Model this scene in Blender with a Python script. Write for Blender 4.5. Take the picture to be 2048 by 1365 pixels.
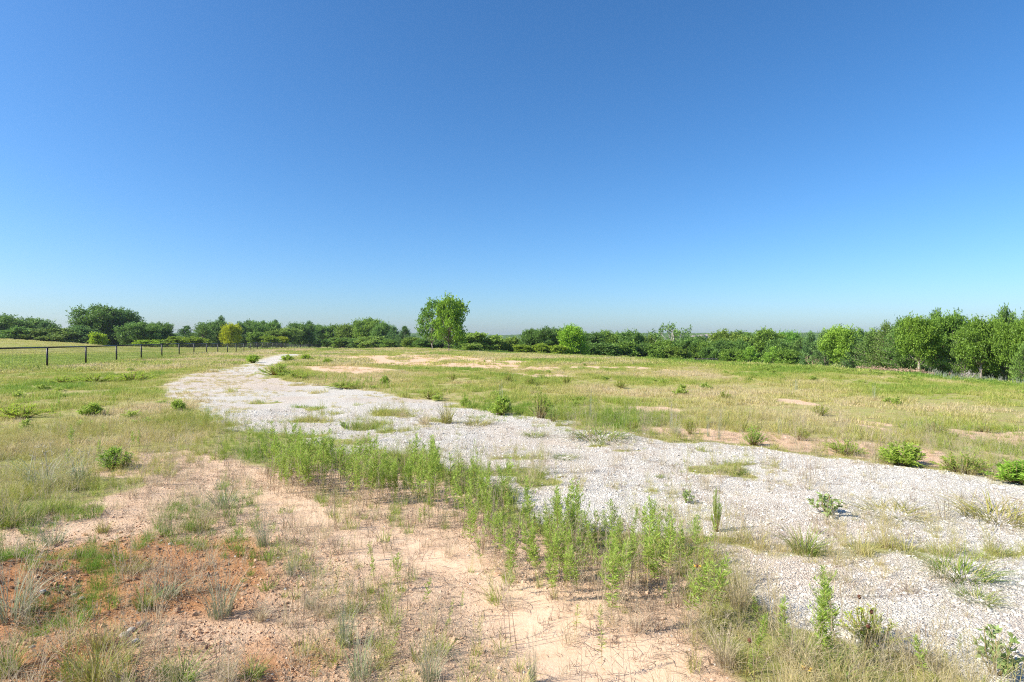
import bpy, math, random
import numpy as np
from mathutils import Vector

for o in list(bpy.data.objects):
    bpy.data.objects.remove(o)
SC = bpy.context.scene
COL = SC.collection
R = math.radians

# ------------------------------------------------------------------ camera, sky, sun, exposure
CAM_H = 1.7            # eye height above the gravel, metres
FPX = 1138.0           # focal length in photograph pixels (20 mm lens, 36 mm sensor, 2048 px wide)
HOR = 680.0            # photograph row of the true horizon
cam = bpy.data.cameras.new('camera')
cam.lens = 20.0; cam.sensor_width = 36.0; cam.clip_start = 0.05; cam.clip_end = 12000.0
camo = bpy.data.objects.new('camera', cam); COL.objects.link(camo)
camo.location = (0, 0, CAM_H)
camo.rotation_euler = (R(90) - 2.5 / FPX, 0, 0)
SC.camera = camo

SUN_EL = R(40.0)
SUN_DIR = Vector((-0.955 * math.cos(SUN_EL), -0.297 * math.cos(SUN_EL), math.sin(SUN_EL))).normalized()
SUN_AZ = math.atan2(SUN_DIR.x, SUN_DIR.y)
sun = bpy.data.lights.new('sun', 'SUN'); sun.energy = 5.0; sun.angle = R(0.53); sun.color = (1.0, 0.955, 0.88)
suno = bpy.data.objects.new('sun', sun); COL.objects.link(suno)
suno.rotation_euler = SUN_DIR.to_track_quat('Z', 'Y').to_euler()

world = bpy.data.worlds.new('World'); SC.world = world; world.use_nodes = True
wn = world.node_tree; wn.nodes.clear()
sky = wn.nodes.new('ShaderNodeTexSky'); sky.sky_type = 'NISHITA'; sky.sun_disc = False
sky.sun_elevation = SUN_EL; sky.sun_rotation = SUN_AZ
sky.altitude = 250.0; sky.air_density = 1.0; sky.dust_density = 1.2; sky.ozone_density = 8.0
bg = wn.nodes.new('ShaderNodeBackground'); bg.inputs['Strength'].default_value = 0.108
wo = wn.nodes.new('ShaderNodeOutputWorld')
hs = wn.nodes.new('ShaderNodeHueSaturation'); hs.inputs['Saturation'].default_value = 1.12; hs.inputs['Hue'].default_value = 0.497
wn.links.new(sky.outputs['Color'], hs.inputs['Color']); gm = wn.nodes.new('ShaderNodeGamma'); gm.inputs['Gamma'].default_value = 1.04
wn.links.new(hs.outputs['Color'], gm.inputs['Color']); wn.links.new(gm.outputs['Color'], bg.inputs['Color']); wn.links.new(bg.outputs['Background'], wo.inputs['Surface'])

SC.view_settings.view_transform = 'Standard'; SC.view_settings.look = 'None'
SC.view_settings.exposure = 0.72; SC.view_settings.gamma = 1.0
SC.view_settings.use_curve_mapping = False
SC.render.engine = 'CYCLES'
SC.cycles.max_bounces = 6; SC.cycles.diffuse_bounces = 3; SC.cycles.glossy_bounces = 2
SC.cycles.transmission_bounces = 4; SC.cycles.transparent_max_bounces = 4; SC.cycles.volume_bounces = 0
SC.cycles.use_denoising = False
SC.cycles.pixel_filter_type = 'BLACKMAN_HARRIS'; SC.cycles.filter_width = 1.15
SC.cycles.sample_clamp_indirect = 4.0

# ------------------------------------------------------------------ helpers: noise, survey, meshes
def _hash(ix, iy, seed):
    h = (ix.astype(np.int64) * 374761393 + iy.astype(np.int64) * 668265263 + seed * 1274126177) & 0x7fffffff
    h = ((h ^ (h >> 13)) * 1274126177) & 0x7fffffff
    h = ((h ^ (h >> 16)) * 2246822519) & 0x7fffffff
    return ((h ^ (h >> 15)) & 0xffffff) / float(0xffffff)

def vnoise(x, y, seed=0):
    x = np.asarray(x, float); y = np.asarray(y, float)
    ix = np.floor(x); iy = np.floor(y); fx = x - ix; fy = y - iy
    ux = fx * fx * (3 - 2 * fx); uy = fy * fy * (3 - 2 * fy)
    a = _hash(ix, iy, seed); b = _hash(ix + 1, iy, seed); c = _hash(ix, iy + 1, seed); d = _hash(ix + 1, iy + 1, seed)
    return (a * (1 - ux) + b * ux) * (1 - uy) + (c * (1 - ux) + d * ux) * uy

def fbm(x, y, seed=0, octaves=4, gain=0.5):
    v = 0.0; a = 1.0; tot = 0.0; f = 1.0
    for k in range(octaves):
        v = v + a * vnoise(np.asarray(x) * f + 17.3 * k, np.asarray(y) * f - 9.1 * k, seed + k); tot += a; a *= gain; f *= 2.03
    return v / tot

def smooth(a, b, x):
    t = np.clip((np.asarray(x, float) - a) / (b - a), 0, 1)
    return t * t * (3 - 2 * t)

_CY = np.array([-50, 0, 20, 37, 54, 69, 84, 100, 130, 200, 400.])
_CX = np.array([20, 20, 20, 21.5, 14, 8, 0, -6, -15, -40, -120.])

def height(x, y):
    """Ground height in metres: flat building pad, low rise behind the fence at the left, fall to the wooded draw at the right, far ridge."""
    x = np.asarray(x, float); y = np.asarray(y, float)
    r = np.hypot(x, y)
    z = (fbm(x * 0.45, y * 0.45, 3, 3) - 0.5) * 0.10 * smooth(1.0, 8.0, r)
    z = z + (fbm(x * 2.2, y * 2.2, 8, 3) - 0.5) * 0.035 * (1 - smooth(15, 30, r))
    z = z + (fbm(x * 0.05, y * 0.05, 5, 3) - 0.5) * 1.0 * smooth(25, 120, r)
    z = z - 1.2 * smooth(60, 200, y) * smooth(20, -20, x)
    z = z + 2.3 * smooth(-48, -98, x) * np.exp(-((y - 92) / 24.0) ** 2)
    D = x - np.interp(y, _CY, _CX)
    Dp = 3.0 * np.log1p(np.exp(np.clip(D / 3.0, -30, 30)))
    Dp = np.where(D > 60, D, Dp)
    z = z - 5.5 * (1 - np.exp(-Dp / 42.0)) * smooth(-30, 5, y)
    # far country: lower flats, then a long wooded ridge
    z = z - 4.0 * smooth(220, 500, r) * smooth(400, -100, x)
    rg = 12.5 + 5.0 * (fbm(np.arctan2(x, y) * 9.0, r * 0.0008, 21, 3) - 0.5)
    z = z + (rg + 6.5) * smooth(700, 1700, r)
    # small cut bank under the big grass clump at the near left
    z = z + 0.10 * smooth(0.75, 0.25, np.hypot((x + 3.65) * 0.9, y - 3.75) + 0.25 * (fbm(x * 5, y * 5, 77, 3) - 0.5))
    z = z - 0.06 * smooth(0.55, 0.2, np.hypot((x + 3.05) * 1.0, y - 3.5))
    return z

def hz(x, y):
    return float(height(np.array([x]), np.array([y]))[0])

def G(px, py):
    """Plan position of a point of the ground that was surveyed at photograph position (px, py)."""
    d = CAM_H * FPX / max(py - HOR, 3.0)
    return ((px - 1024.0) / FPX * d, d)

def at_depth(px, d):
    return ((px - 1024.0) / FPX * d, d)

def poly(pts):
    return np.array([G(*p) for p in pts])

def sdist(P, x, y):
    """Signed distance to a plan polygon, positive inside."""
    d = np.full(x.shape, 1e18); inside = np.zeros(x.shape, bool)
    n = len(P)
    for i in range(n):
        ax, ay = P[i]; bx, by = P[(i + 1) % n]
        ex, ey = bx - ax, by - ay
        t = np.clip(((x - ax) * ex + (y - ay) * ey) / (ex * ex + ey * ey + 1e-12), 0, 1)
        d = np.minimum(d, (x - ax - t * ex) ** 2 + (y - ay - t * ey) ** 2)
        c = ((ay > y) != (by > y)) & (x < ex * (y - ay) / (ey if abs(ey) > 1e-12 else 1e-12) + ax)
        inside ^= c
    d = np.sqrt(d)
    return np.where(inside, d, -d)

def mesh(name, V, F, attrs=None, mats=(), fmat=None, flat=True):
    V = np.asarray(V, np.float32); me = bpy.data.meshes.new(name)
    me.vertices.add(len(V)); me.vertices.foreach_set('co', V.ravel())
    if isinstance(F, np.ndarray):
        n, k = F.shape
        me.loops.add(n * k); me.loops.foreach_set('vertex_index', F.astype(np.int32).ravel())
        me.polygons.add(n); me.polygons.foreach_set('loop_start', np.arange(0, n * k, k, dtype=np.int32))
    else:
        tot = sum(len(f) for f in F); n = len(F)
        me.loops.add(tot); me.loops.foreach_set('vertex_index', np.array([i for f in F for i in f], np.int32))
        me.polygons.add(n)
        st = np.cumsum([0] + [len(f) for f in F])[:-1]
        me.polygons.foreach_set('loop_start', st.astype(np.int32))
    for m in mats: me.materials.append(m)
    if fmat is not None: me.polygons.foreach_set('material_index', np.asarray(fmat, np.int32))
    if not flat: me.polygons.foreach_set('use_smooth', np.ones(n, bool))
    me.update(calc_edges=True)
    for k, a in (attrs or {}).items():
        at = me.attributes.new(k, 'FLOAT', 'POINT'); at.data.foreach_set('value', np.asarray(a, np.float32))
    me.validate()
    return me

class MB:
    """Collects vertices, quads/triangles and a per-vertex random value 't'; builds ONE mesh."""
    def __init__(s): s.V = []; s.F = []; s.T = []; s.n = 0
    def add(s, V, F, T=None):
        V = np.asarray(V, float); s.V.append(V)
        for f in F: s.F.append(tuple(i + s.n for i in f))
        s.T.append(np.full(len(V), 0.5) if T is None else np.broadcast_to(np.asarray(T, float), (len(V),)))
        s.n += len(V)
    def tube(s, P, rad, sides=6, T=0.5, cap=True):
        P = np.asarray(P, float); n = len(P); rad = np.broadcast_to(np.asarray(rad, float), (n,))
        V = []; F = []
        tan = np.gradient(P, axis=0) if n > 2 else np.repeat((P[-1] - P[0])[None], n, 0)
        for i in range(n):
            t = tan[i] / (np.linalg.norm(tan[i]) + 1e-9)
            a = np.array([1., 0, 0]) if abs(t[0]) < 0.8 else np.array([0, 1., 0])
            u = np.cross(t, a); u /= np.linalg.norm(u); v = np.cross(t, u)
            for k in range(sides):
                an = 2 * math.pi * k / sides
                V.append(P[i] + rad[i] * (math.cos(an) * u + math.sin(an) * v))
        for i in range(n - 1):
            for k in range(sides):
                a = i * sides + k; b = i * sides + (k + 1) % sides
                F.append((a, b, b + sides, a + sides))
        if cap:
            F.append(tuple(range(sides))[::-1]); F.append(tuple((n - 1) * sides + k for k in range(sides)))
        s.add(V, F, T)
    def box(s, c, d, rz=0.0, T=0.5):
        x, y, z = [v / 2 for v in d]; ca, sa = math.cos(rz), math.sin(rz); V = []
        for i in (-1, 1):
            for j in (-1, 1):
                for k in (-1, 1):
                    V.append((c[0] + ca * i * x - sa * j * y, c[1] + sa * i * x + ca * j * y, c[2] + k * z))
        s.add(V, [(0, 1, 3, 2), (4, 6, 7, 5), (0, 4, 5, 1), (2, 3, 7, 6), (0, 2, 6, 4), (1, 5, 7, 3)], T)
    def quads(s, A):
        """A: (n,4,3) free quads with T (n,)"""
        V, T = A; n = len(V)
        F = np.arange(n * 4).reshape(n, 4) + s.n
        s.V.append(V.reshape(-1, 3)); s.F.extend(map(tuple, F)); s.T.append(np.repeat(T, 4)); s.n += n * 4
    def mesh(s, name, mats, flat=True):
        return mesh(name, np.concatenate(s.V), s.F, {'t': np.concatenate(s.T)}, mats, None, flat)

def link(name, me, parent=None, loc=None, rz=0.0, scl=None):
    o = bpy.data.objects.new(name, me); COL.objects.link(o)
    if parent is not None: o.parent = parent
    if loc is not None: o.location = loc
    if rz: o.rotation_euler = (0, 0, rz)
    if scl is not None: o.scale = scl
    return o

def tag(o, label, cat, group=None):
    o['label'] = label; o['category'] = cat
    if group: o['group'] = group
    return o

def kind(o, k, label=None, cat=None):
    o['kind'] = k
    if label: o['label'] = label
    if cat: o['category'] = cat
    return o

def unit(v):
    return v / (np.linalg.norm(v, axis=-1, keepdims=True) + 1e-9)

# ------------------------------------------------------------------ materials
def nodes(name):
    m = bpy.data.materials.new(name); m.use_nodes = True
    nt = m.node_tree; nt.nodes.clear()
    return m, nt, nt.nodes.new, nt.links.new

def ramp(N, stops):
    r = N('ShaderNodeValToRGB'); e = r.color_ramp.elements
    while len(e) < len(stops): e.new(0.5)
    for el, (p, c) in zip(e, stops): el.position = p; el.color = (*c, 1)
    return r

def foliage(name, stops, trans=0.35, rough=0.55, rnd=0.25, use_obj_color=False, tint_attr=False, spec=0.25, tspread=0.45):
    """Leaf and blade material: colour from a ramp over a per-leaf value, shifted per plant; part of the light passes through."""
    m, nt, N, L = nodes(name)
    at = N('ShaderNodeAttribute'); at.attribute_name = 't'
    oi = N('ShaderNodeObjectInfo')
    v = N('ShaderNodeMath'); v.operation = 'MULTIPLY_ADD'; v.inputs[1].default_value = rnd; v.inputs[2].default_value = -rnd / 2
    L(oi.outputs['Random'], v.inputs[0])
    if tint_attr:
        ti = N('ShaderNodeAttribute'); ti.attribute_type = 'INSTANCER'; ti.attribute_name = 'tint'
        sc = N('ShaderNodeMath'); sc.operation = 'MULTIPLY_ADD'; sc.inputs[1].default_value = tspread; sc.inputs[2].default_value = -tspread / 2
        L(at.outputs['Fac'], sc.inputs[0])
        ad = N('ShaderNodeMath'); ad.operation = 'ADD'; L(ti.outputs['Fac'], ad.inputs[0]); L(sc.outputs[0], ad.inputs[1])
        base = ad.outputs[0]
    else:
        base = at.outputs['Fac']
    s = N('ShaderNodeMath'); s.operation = 'ADD'; s.use_clamp = True; L(base, s.inputs[0]); L(v.outputs[0], s.inputs[1])
    r = ramp(N, stops); L(s.outputs[0], r.inputs[0]); col = r.outputs['Color']
    if use_obj_color:
        mx = N('ShaderNodeMix'); mx.data_type = 'RGBA'; mx.blend_type = 'MULTIPLY'; mx.inputs[0].default_value = 1.0
        L(col, mx.inputs[6]); L(oi.outputs['Color'], mx.inputs[7]); col = mx.outputs[2]
    p = N('ShaderNodeBsdfPrincipled'); p.inputs['Roughness'].default_value = rough
    p.inputs['Specular IOR Level'].default_value = spec
    L(col, p.inputs['Base Color'])
    t = N('ShaderNodeBsdfTranslucent'); L(col, t.inputs['Color'])
    mix = N('ShaderNodeMixShader'); mix.inputs[0].default_value = trans
    L(p.outputs[0], mix.inputs[1]); L(t.outputs[0], mix.inputs[2])
    o = N('ShaderNodeOutputMaterial'); L(mix.outputs[0], o.inputs['Surface'])
    return m

def solid(name, stops, rough=0.8, nscale=20.0, bump=0.0, metallic=0.0, spec=0.3, per_obj=0.0, tint_attr=False):
    m, nt, N, L = nodes(name)
    tc = N('ShaderNodeTexCoord'); no = N('ShaderNodeTexNoise'); no.inputs['Scale'].default_value = nscale; no.inputs['Detail'].default_value = 6
    L(tc.outputs['Object'], no.inputs['Vector'])
    fac = no.outputs['Fac']
    if tint_attr:
        ti = N('ShaderNodeAttribute'); ti.attribute_type = 'INSTANCER'; ti.attribute_name = 'tint'
        a = N('ShaderNodeMath'); a.operation = 'MULTIPLY_ADD'; a.inputs[1].default_value = 0.35; L(fac, a.inputs[0]); L(ti.outputs['Fac'], a.inputs[2])
        b = N('ShaderNodeMath'); b.operation = 'SUBTRACT'; b.inputs[1].default_value = 0.175; b.use_clamp = True; L(a.outputs[0], b.inputs[0]); fac = b.outputs[0]
    r = ramp(N, stops); L(fac, r.inputs[0])
    p = N('ShaderNodeBsdfPrincipled'); p.inputs['Roughness'].default_value = rough; p.inputs['Metallic'].default_value = metallic
    p.inputs['Specular IOR Level'].default_value = spec
    L(r.outputs['Color'], p.inputs['Base Color'])
    if bump:
        b = N('ShaderNodeBump'); b.inputs['Strength'].default_value = bump; b.inputs['Distance'].default_value = 0.02
        L(no.outputs['Fac'], b.inputs['Height']); L(b.outputs[0], p.inputs['Normal'])
    o = N('ShaderNodeOutputMaterial'); L(p.outputs[0], o.inputs['Surface'])
    return m

def ground_material():
    m, nt, N, L = nodes('soil_gravel_and_turf')
    tc = N('ShaderNodeTexCoord'); P = tc.outputs['Object']
    def noise(scale, detail=8, rough=0.6):
        n = N('ShaderNodeTexNoise'); n.inputs['Scale'].default_value = scale; n.inputs['Detail'].default_value = detail
        n.inputs['Roughness'].default_value = rough; L(P, n.inputs['Vector']); return n.outputs['Fac']
    def attr(k):
        a = N('ShaderNodeAttribute'); a.attribute_name = k; return a.outputs['Fac']
    def math_(op, a, b, clamp=False):
        n = N('ShaderNodeMath'); n.operation = op; n.use_clamp = clamp
        for i, q in enumerate((a, b)):
            if isinstance(q, (int, float)): n.inputs[i].default_value = q
            else: L(q, n.inputs[i])
        return n.outputs[0]
    def mixc(f, a, b):
        n = N('ShaderNodeMix'); n.data_type = 'RGBA'
        L(f, n.inputs[0]); L(a, n.inputs[6]); L(b, n.inputs[7]); return n.outputs[2]
    def sharpen(k, n, w=0.35, width=0.10):
        """a zone value pushed over a soft threshold by noise: ragged edges"""
        s = math_('ADD', attr(k), math_('MULTIPLY', math_('SUBTRACT', n, 0.5), w * 2))
        mr = N('ShaderNodeMapRange'); mr.interpolation_type = 'SMOOTHSTEP'
        mr.inputs['From Min'].default_value = 0.5 - width; mr.inputs['From Max'].default_value = 0.5 + width
        L(s, mr.inputs['Value']); return mr.outputs['Result']
    n_big = noise(0.6, 6); n_mid = noise(4.0, 8); n_fine = noise(38.0, 6, 0.7); n_grain = noise(260.0, 3)
    def rc(f, stops):
        r = ramp(N, stops); L(f, r.inputs[0]); return r.outputs['Color']
    mixf = math_('ADD', math_('MULTIPLY', n_mid, 0.6), math_('MULTIPLY', n_fine, 0.4))
    turf = rc(mixf, [(0.30, (0.26, 0.18, 0.09)), (0.45, (0.42, 0.34, 0.15)), (0.55, (0.36, 0.33, 0.11)), (0.70, (0.52, 0.42, 0.23))])
    green = rc(mixf, [(0.30, (0.18, 0.20, 0.04)), (0.5, (0.29, 0.32, 0.07)), (0.70, (0.40, 0.38, 0.13))])
    sandf = math_('ADD', math_('MULTIPLY', n_mid, 0.45), math_('MULTIPLY', n_fine, 0.55))
    sand = rc(sandf, [(0.30, (0.50, 0.31, 0.18)), (0.46, (0.67, 0.455, 0.29)), (0.66, (0.74, 0.54, 0.37))])
    red = rc(sandf, [(0.30, (0.23, 0.090, 0.035)), (0.47, (0.46, 0.215, 0.090)), (0.68, (0.62, 0.36, 0.18))])
    vo = N('ShaderNodeTexVoronoi'); vo.inputs['Scale'].default_value = 75.0; vo.inputs['Randomness'].default_value = 1.0; L(P, vo.inputs['Vector'])
    vo2 = N('ShaderNodeTexVoronoi'); vo2.inputs['Scale'].default_value = 95.0; L(P, vo2.inputs['Vector'])
    sep = N('ShaderNodeSeparateColor'); L(vo.outputs['Color'], sep.inputs[0])
    stone = rc(sep.outputs[0], [(0.0, (0.42, 0.375, 0.295)), (0.35, (0.585, 0.54, 0.455)), (1.0, (0.69, 0.65, 0.575))])
    gritf = rc(n_fine, [(0.32, (0.44, 0.365, 0.275)), (0.55, (0.59, 0.54, 0.455)), (0.75, (0.67, 0.625, 0.55))])
    gap = N('ShaderNodeMapRange'); gap.inputs['From Min'].default_value = 0.25; gap.inputs['From Max'].default_value = 0.6; L(vo.outputs['Distance'], gap.inputs['Value'])
    gravel = mixc(gap.outputs['Result'], stone, gritf)
    pink = rc(n_fine, [(0.3, (0.48, 0.38, 0.28)), (0.7, (0.62, 0.53, 0.43))])
    col = mixc(sharpen('green', n_mid, 0.35, 0.25), turf, green)
    col = mixc(sharpen('sand', n_mid, 0.30, 0.12), col, sand)
    col = mixc(sharpen('red', n_mid, 0.35, 0.22), col, red)
    gm = math_('MULTIPLY', sharpen('gravel', n_mid, 0.30, 0.10), 1.0)
    gcol = mixc(sharpen('pink', n_big, 0.30, 0.2), gravel, pink)
    col = mixc(gm, col, gcol)
    p = N('ShaderNodeBsdfPrincipled'); p.inputs['Roughness'].default_value = 0.95; p.inputs['Specular IOR Level'].default_value = 0.12
    L(col, p.inputs['Base Color'])
    h_soil = math_('ADD', math_('MULTIPLY', n_fine, 0.9), math_('MULTIPLY', n_grain, 0.12))
    h_grav = math_('SUBTRACT', 0.9, math_('ADD', math_('MULTIPLY', vo.outputs['Distance'], 0.38), math_('MULTIPLY', vo2.outputs['Distance'], 0.22)))
    mh = N('ShaderNodeMix'); mh.data_type = 'FLOAT'; L(gm, mh.inputs[0]); L(h_soil, mh.inputs[2]); L(h_grav, mh.inputs[3])
    sm = N('ShaderNodeMapRange'); sm.inputs['To Min'].default_value = 1.0; sm.inputs['To Max'].default_value = 0.35; L(attr('smooth_sand'), sm.inputs['Value'])
    b = N('ShaderNodeBump'); b.inputs['Distance'].default_value = 0.03; L(sm.outputs['Result'], b.inputs['Strength'])
    L(mh.outputs[0], b.inputs['Height']); L(b.outputs[0], p.inputs['Normal'])
    o = N('ShaderNodeOutputMaterial'); L(p.outputs[0], o.inputs['Surface'])
    return m

M_GROUND = ground_material()
# ------------------------------------------------------------------ the lie of the land: zones in plan
ROAD = poly([(606, 707), (594, 712), (578, 718), (560, 727), (530, 738), (540, 752), (575, 766), (680, 773), (800, 794), (900, 806), (1000, 824),
             (1100, 840), (1200, 858), (1320, 876), (1500, 894), (1700, 921), (1850, 941), (2048, 967), (2500, 1030), (2900, 1365), (2500, 1650),
             (2048, 1450), (1900, 1325), (1700, 1262), (1560, 1220), (1460, 1150), (1380, 1092), (1250, 1062), (1100, 1045), (1010, 1010),
             (960, 960), (860, 930), (760, 908), (640, 896), (520, 872), (440, 850), (400, 828), (370, 806), (330, 792), (340, 770), (375, 752),
             (415, 741), (470, 735), (500, 727), (526, 718), (556, 711), (585, 707)])
SAND = poly([(240, 905), (380, 895), (500, 930), (640, 930), (760, 945), (900, 975), (1000, 1035), (1150, 1085), (1300, 1110), (1400, 1160), (1440, 1270),
             (1520, 1365), (1700, 1700), (-700, 1700), (-500, 1110), (0, 1068), (150, 1030), (230, 980), (180, 930)])
SMOOTH_SAND = [poly([(700, 1050), (850, 1075), (960, 1120), (900, 1150), (760, 1120), (640, 1075)]),
               poly([(960, 1150), (1120, 1185), (1280, 1250), (1420, 1300), (1500, 1420), (1150, 1420), (1020, 1300), (930, 1200)]),
               poly([(520, 975), (640, 1000), (700, 1040), (600, 1045), (520, 1010)])]
BARE = [poly([(660, 716), (780, 709), (900, 711), (1020, 720), (1160, 732), (1100, 743), (980, 740), (860, 733), (740, 730)]),
        poly([(600, 734), (700, 733), (800, 740), (740, 748), (630, 744)]), poly([(1110, 732), (1250, 734), (1370, 740), (1320, 747), (1160, 745)]),
        poly([(980, 745), (1100, 748), (1180, 756), (1060, 757)]), poly([(1480, 792), (1640, 800), (1700, 812), (1560, 812)]), poly([(1230, 812), (1330, 816), (1380, 826), (1270, 828)]),
        poly([(1690, 838), (1850, 850), (2060, 862), (2060, 905), (1900, 880), (1740, 862)]),
        poly([(1180, 846), (1330, 856), (1500, 858), (1700, 880), (1900, 905), (1900, 938), (1700, 915), (1500, 888), (1330, 870)]), poly([(1900, 870), (2060, 880), (2080, 935), (1980, 910)])]
FIELD = None

def zones(x, y):
    r = np.hypot(x, y) + 1e-6
    w = np.minimum(0.10 * r, 0.75) * smooth(60, 25, r)
    wx = x + (fbm(x * 0.9, y * 0.9, 31, 4) - 0.5) * w * 1.1 + (fbm(x * 4, y * 4, 33, 3) - 0.5) * 0.25 * w
    wy = y + (fbm(x * 0.9 + 50, y * 0.9, 32, 4) - 0.5) * w * 1.6 + (fbm(x * 4, y * 4 + 9, 34, 3) - 0.5) * 0.3 * w
    def soft(P, s):
        d = sdist(P, wx, wy)
        return np.clip(0.5 + d / (s * r), 0, 1)
    Z = {}
    Z['gravel'] = soft(ROAD, 0.08) * (1 - 0.62 * smooth(0.60, 0.74, fbm(x * 0.75 + 4, y * 1.1, 48, 4)) * smooth(3.2, 5, y))
    Z['sand'] = soft(SAND, 0.10)
    sm = np.zeros_like(x)
    for P in SMOOTH_SAND: sm = np.maximum(sm, soft(P, 0.08))
    Z['smooth_sand'] = sm * Z['sand']
    bare = np.zeros_like(x)
    for P in BARE: bare = np.maximum(bare, soft(P, 0.06) * 0.9)
    bare *= smooth(0.26, 0.46, fbm(x * 0.5, y * 0.16, 41, 4))
    Z['bare'] = bare
    px, d = 1024 + x / np.maximum(y, 0.1) * FPX, y
    gx, gy = G(190, 1165)
    rd = np.exp(-(((x - gx) / 1.3) ** 2 + ((y - gy) / 0.85) ** 2))
    rd = np.maximum(rd, 0.55 * np.exp(-(((x + 2.6) / 1.1) ** 2 + ((y - 3.0) / 0.7) ** 2)))
    gx, gy = G(560, 1320); rd = np.maximum(rd, 0.45 * np.exp(-(((x - gx) / 0.5) ** 2 + ((y - gy) / 0.4) ** 2)))
    gx, gy = G(955, 855); rd = np.maximum(rd, 0.75 * np.exp(-(((x - gx) / 0.5) ** 2 + ((y - gy) / 0.7) ** 2)))
    rd = rd * (0.45 + 1.1 * fbm(x * 1.8, y * 1.8, 46, 4)) * smooth(0.25, 0.55, fbm(x * 3.5, y * 3.5, 47, 3) + 0.25)
    Z['red'] = np.clip(rd * 1.45, 0, 1)
    Z['red'] = np.maximum(Z['red'], bare * 0.42)
    Z['sand'] = np.maximum(Z['sand'], bare)
    # straw-coloured washes over the gravel, and greener ground at the far meadow and behind the fence
    Z['pink'] = np.clip(0.34 + 0.9 * (fbm(x * 0.6, y * 0.9, 44, 4) - 0.5) + 0.25 * smooth(0.42, 0.1, np.abs(px - 430) / 800) * smooth(12, 22, y) * smooth(34, 28, y)
                        + 0.25 * np.exp(-(((x - 1.95) / 0.9) ** 2 + ((y - 4.6) / 0.6) ** 2)), 0, 1)
    crest = x - np.interp(y, _CY, _CX)
    gr = 0.42 + 0.7 * (fbm(x * 0.08, y * 0.05, 51, 4) - 0.5) + 0.35 * smooth(-9, -1, crest) * smooth(24, 34, y)
    fence_side = (x + 28.6) - (-0.232) * (y - 35.0)          # < 0: behind the fence
    Z['field'] = smooth(0.5, -0.5, fence_side)
    gr = gr * (1 - Z['field']) + Z['field'] * (0.55 + 0.5 * (fbm(x * 0.05, y * 0.12, 61, 3) - 0.5) + 0.12 * smooth(70, 50, y) - 0.22 * smooth(-60, -80, x) * smooth(70, 90, y))
    gr = np.where(r > 200, 0.75, gr)
    Z['green'] = np.clip(gr, 0, 1)
    Z['gravel'] *= (1 - Z['field'])
    Z['sand'] *= (1 - Z['field'])
    return Z

def build_ground():
    rr = np.concatenate([[0.0], np.geomspace(0.5, 2.0, 14)[:-1], np.geomspace(2.0, 60.0, 250)[:-1], np.geomspace(60.0, 6000.0, 130)])
    front = np.radians(np.linspace(-50, 50, 460)); back = np.radians(np.linspace(50, 310, 66))[1:-1]
    az = np.concatenate([front, back]); na = len(az); nr = len(rr)
    RR, AZ = np.meshgrid(rr, az, indexing='ij')
    x = RR * np.sin(AZ); y = RR * np.cos(AZ)
    xf, yf = x.ravel(), y.ravel()
    z = height(xf, yf)
    Z = zones(xf, yf)
    z = z + 0.012 * Z['gravel'] * smooth(60, 20, np.hypot(xf, yf))
    z = z + 0.03 * (fbm(xf * 7, yf * 7, 71, 3) - 0.5) * Z['red'] * smooth(10, 5, np.hypot(xf, yf))
    V = np.stack([xf, yf, z], 1)
    i, j = np.meshgrid(np.arange(1, nr - 1), np.arange(na), indexing='ij'); i = i.ravel(); j = j.ravel(); j2 = (j + 1) % na
    Q = np.stack([i * na + j, i * na + j2, (i + 1) * na + j2, (i + 1) * na + j], 1)[:, ::-1]
    # centre cap: join row 0 (a point) as quads that share the centre
    j = np.arange(na); cap = np.stack([j, (j + 1) % na, na + (j + 1) % na, na + j], 1)[:, ::-1]
    Q = np.concatenate([cap, Q])
    road = Z['gravel'][Q].mean(1) > 0.5
    field = (Z['field'][Q].mean(1) > 0.5) & ~road & (np.hypot(V[Q[:, 0], 0], V[Q[:, 0], 1]) < 230)
    def cut(sel, name, label, cat):
        used, inv = np.unique(Q[sel], return_inverse=True)
        at = {k: Z[k][used] for k in ('gravel', 'sand', 'smooth_sand', 'red', 'pink', 'green')}
        me = mesh(name, V[used], inv.reshape(-1, 4), at, [M_GROUND], None, flat=False)
        kind(link(name, me), 'structure', label, cat)
    cut(~road & ~field, 'ground', 'open ground of peach sand, red soil and rough meadow', 'ground')
    cut(road, 'gravel_road', 'broad pad and track of crushed white limestone gravel', 'gravel road')
    cut(field, 'field', 'mown green field behind the pipe fence, rising at the far end', 'field')
build_ground()
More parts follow.
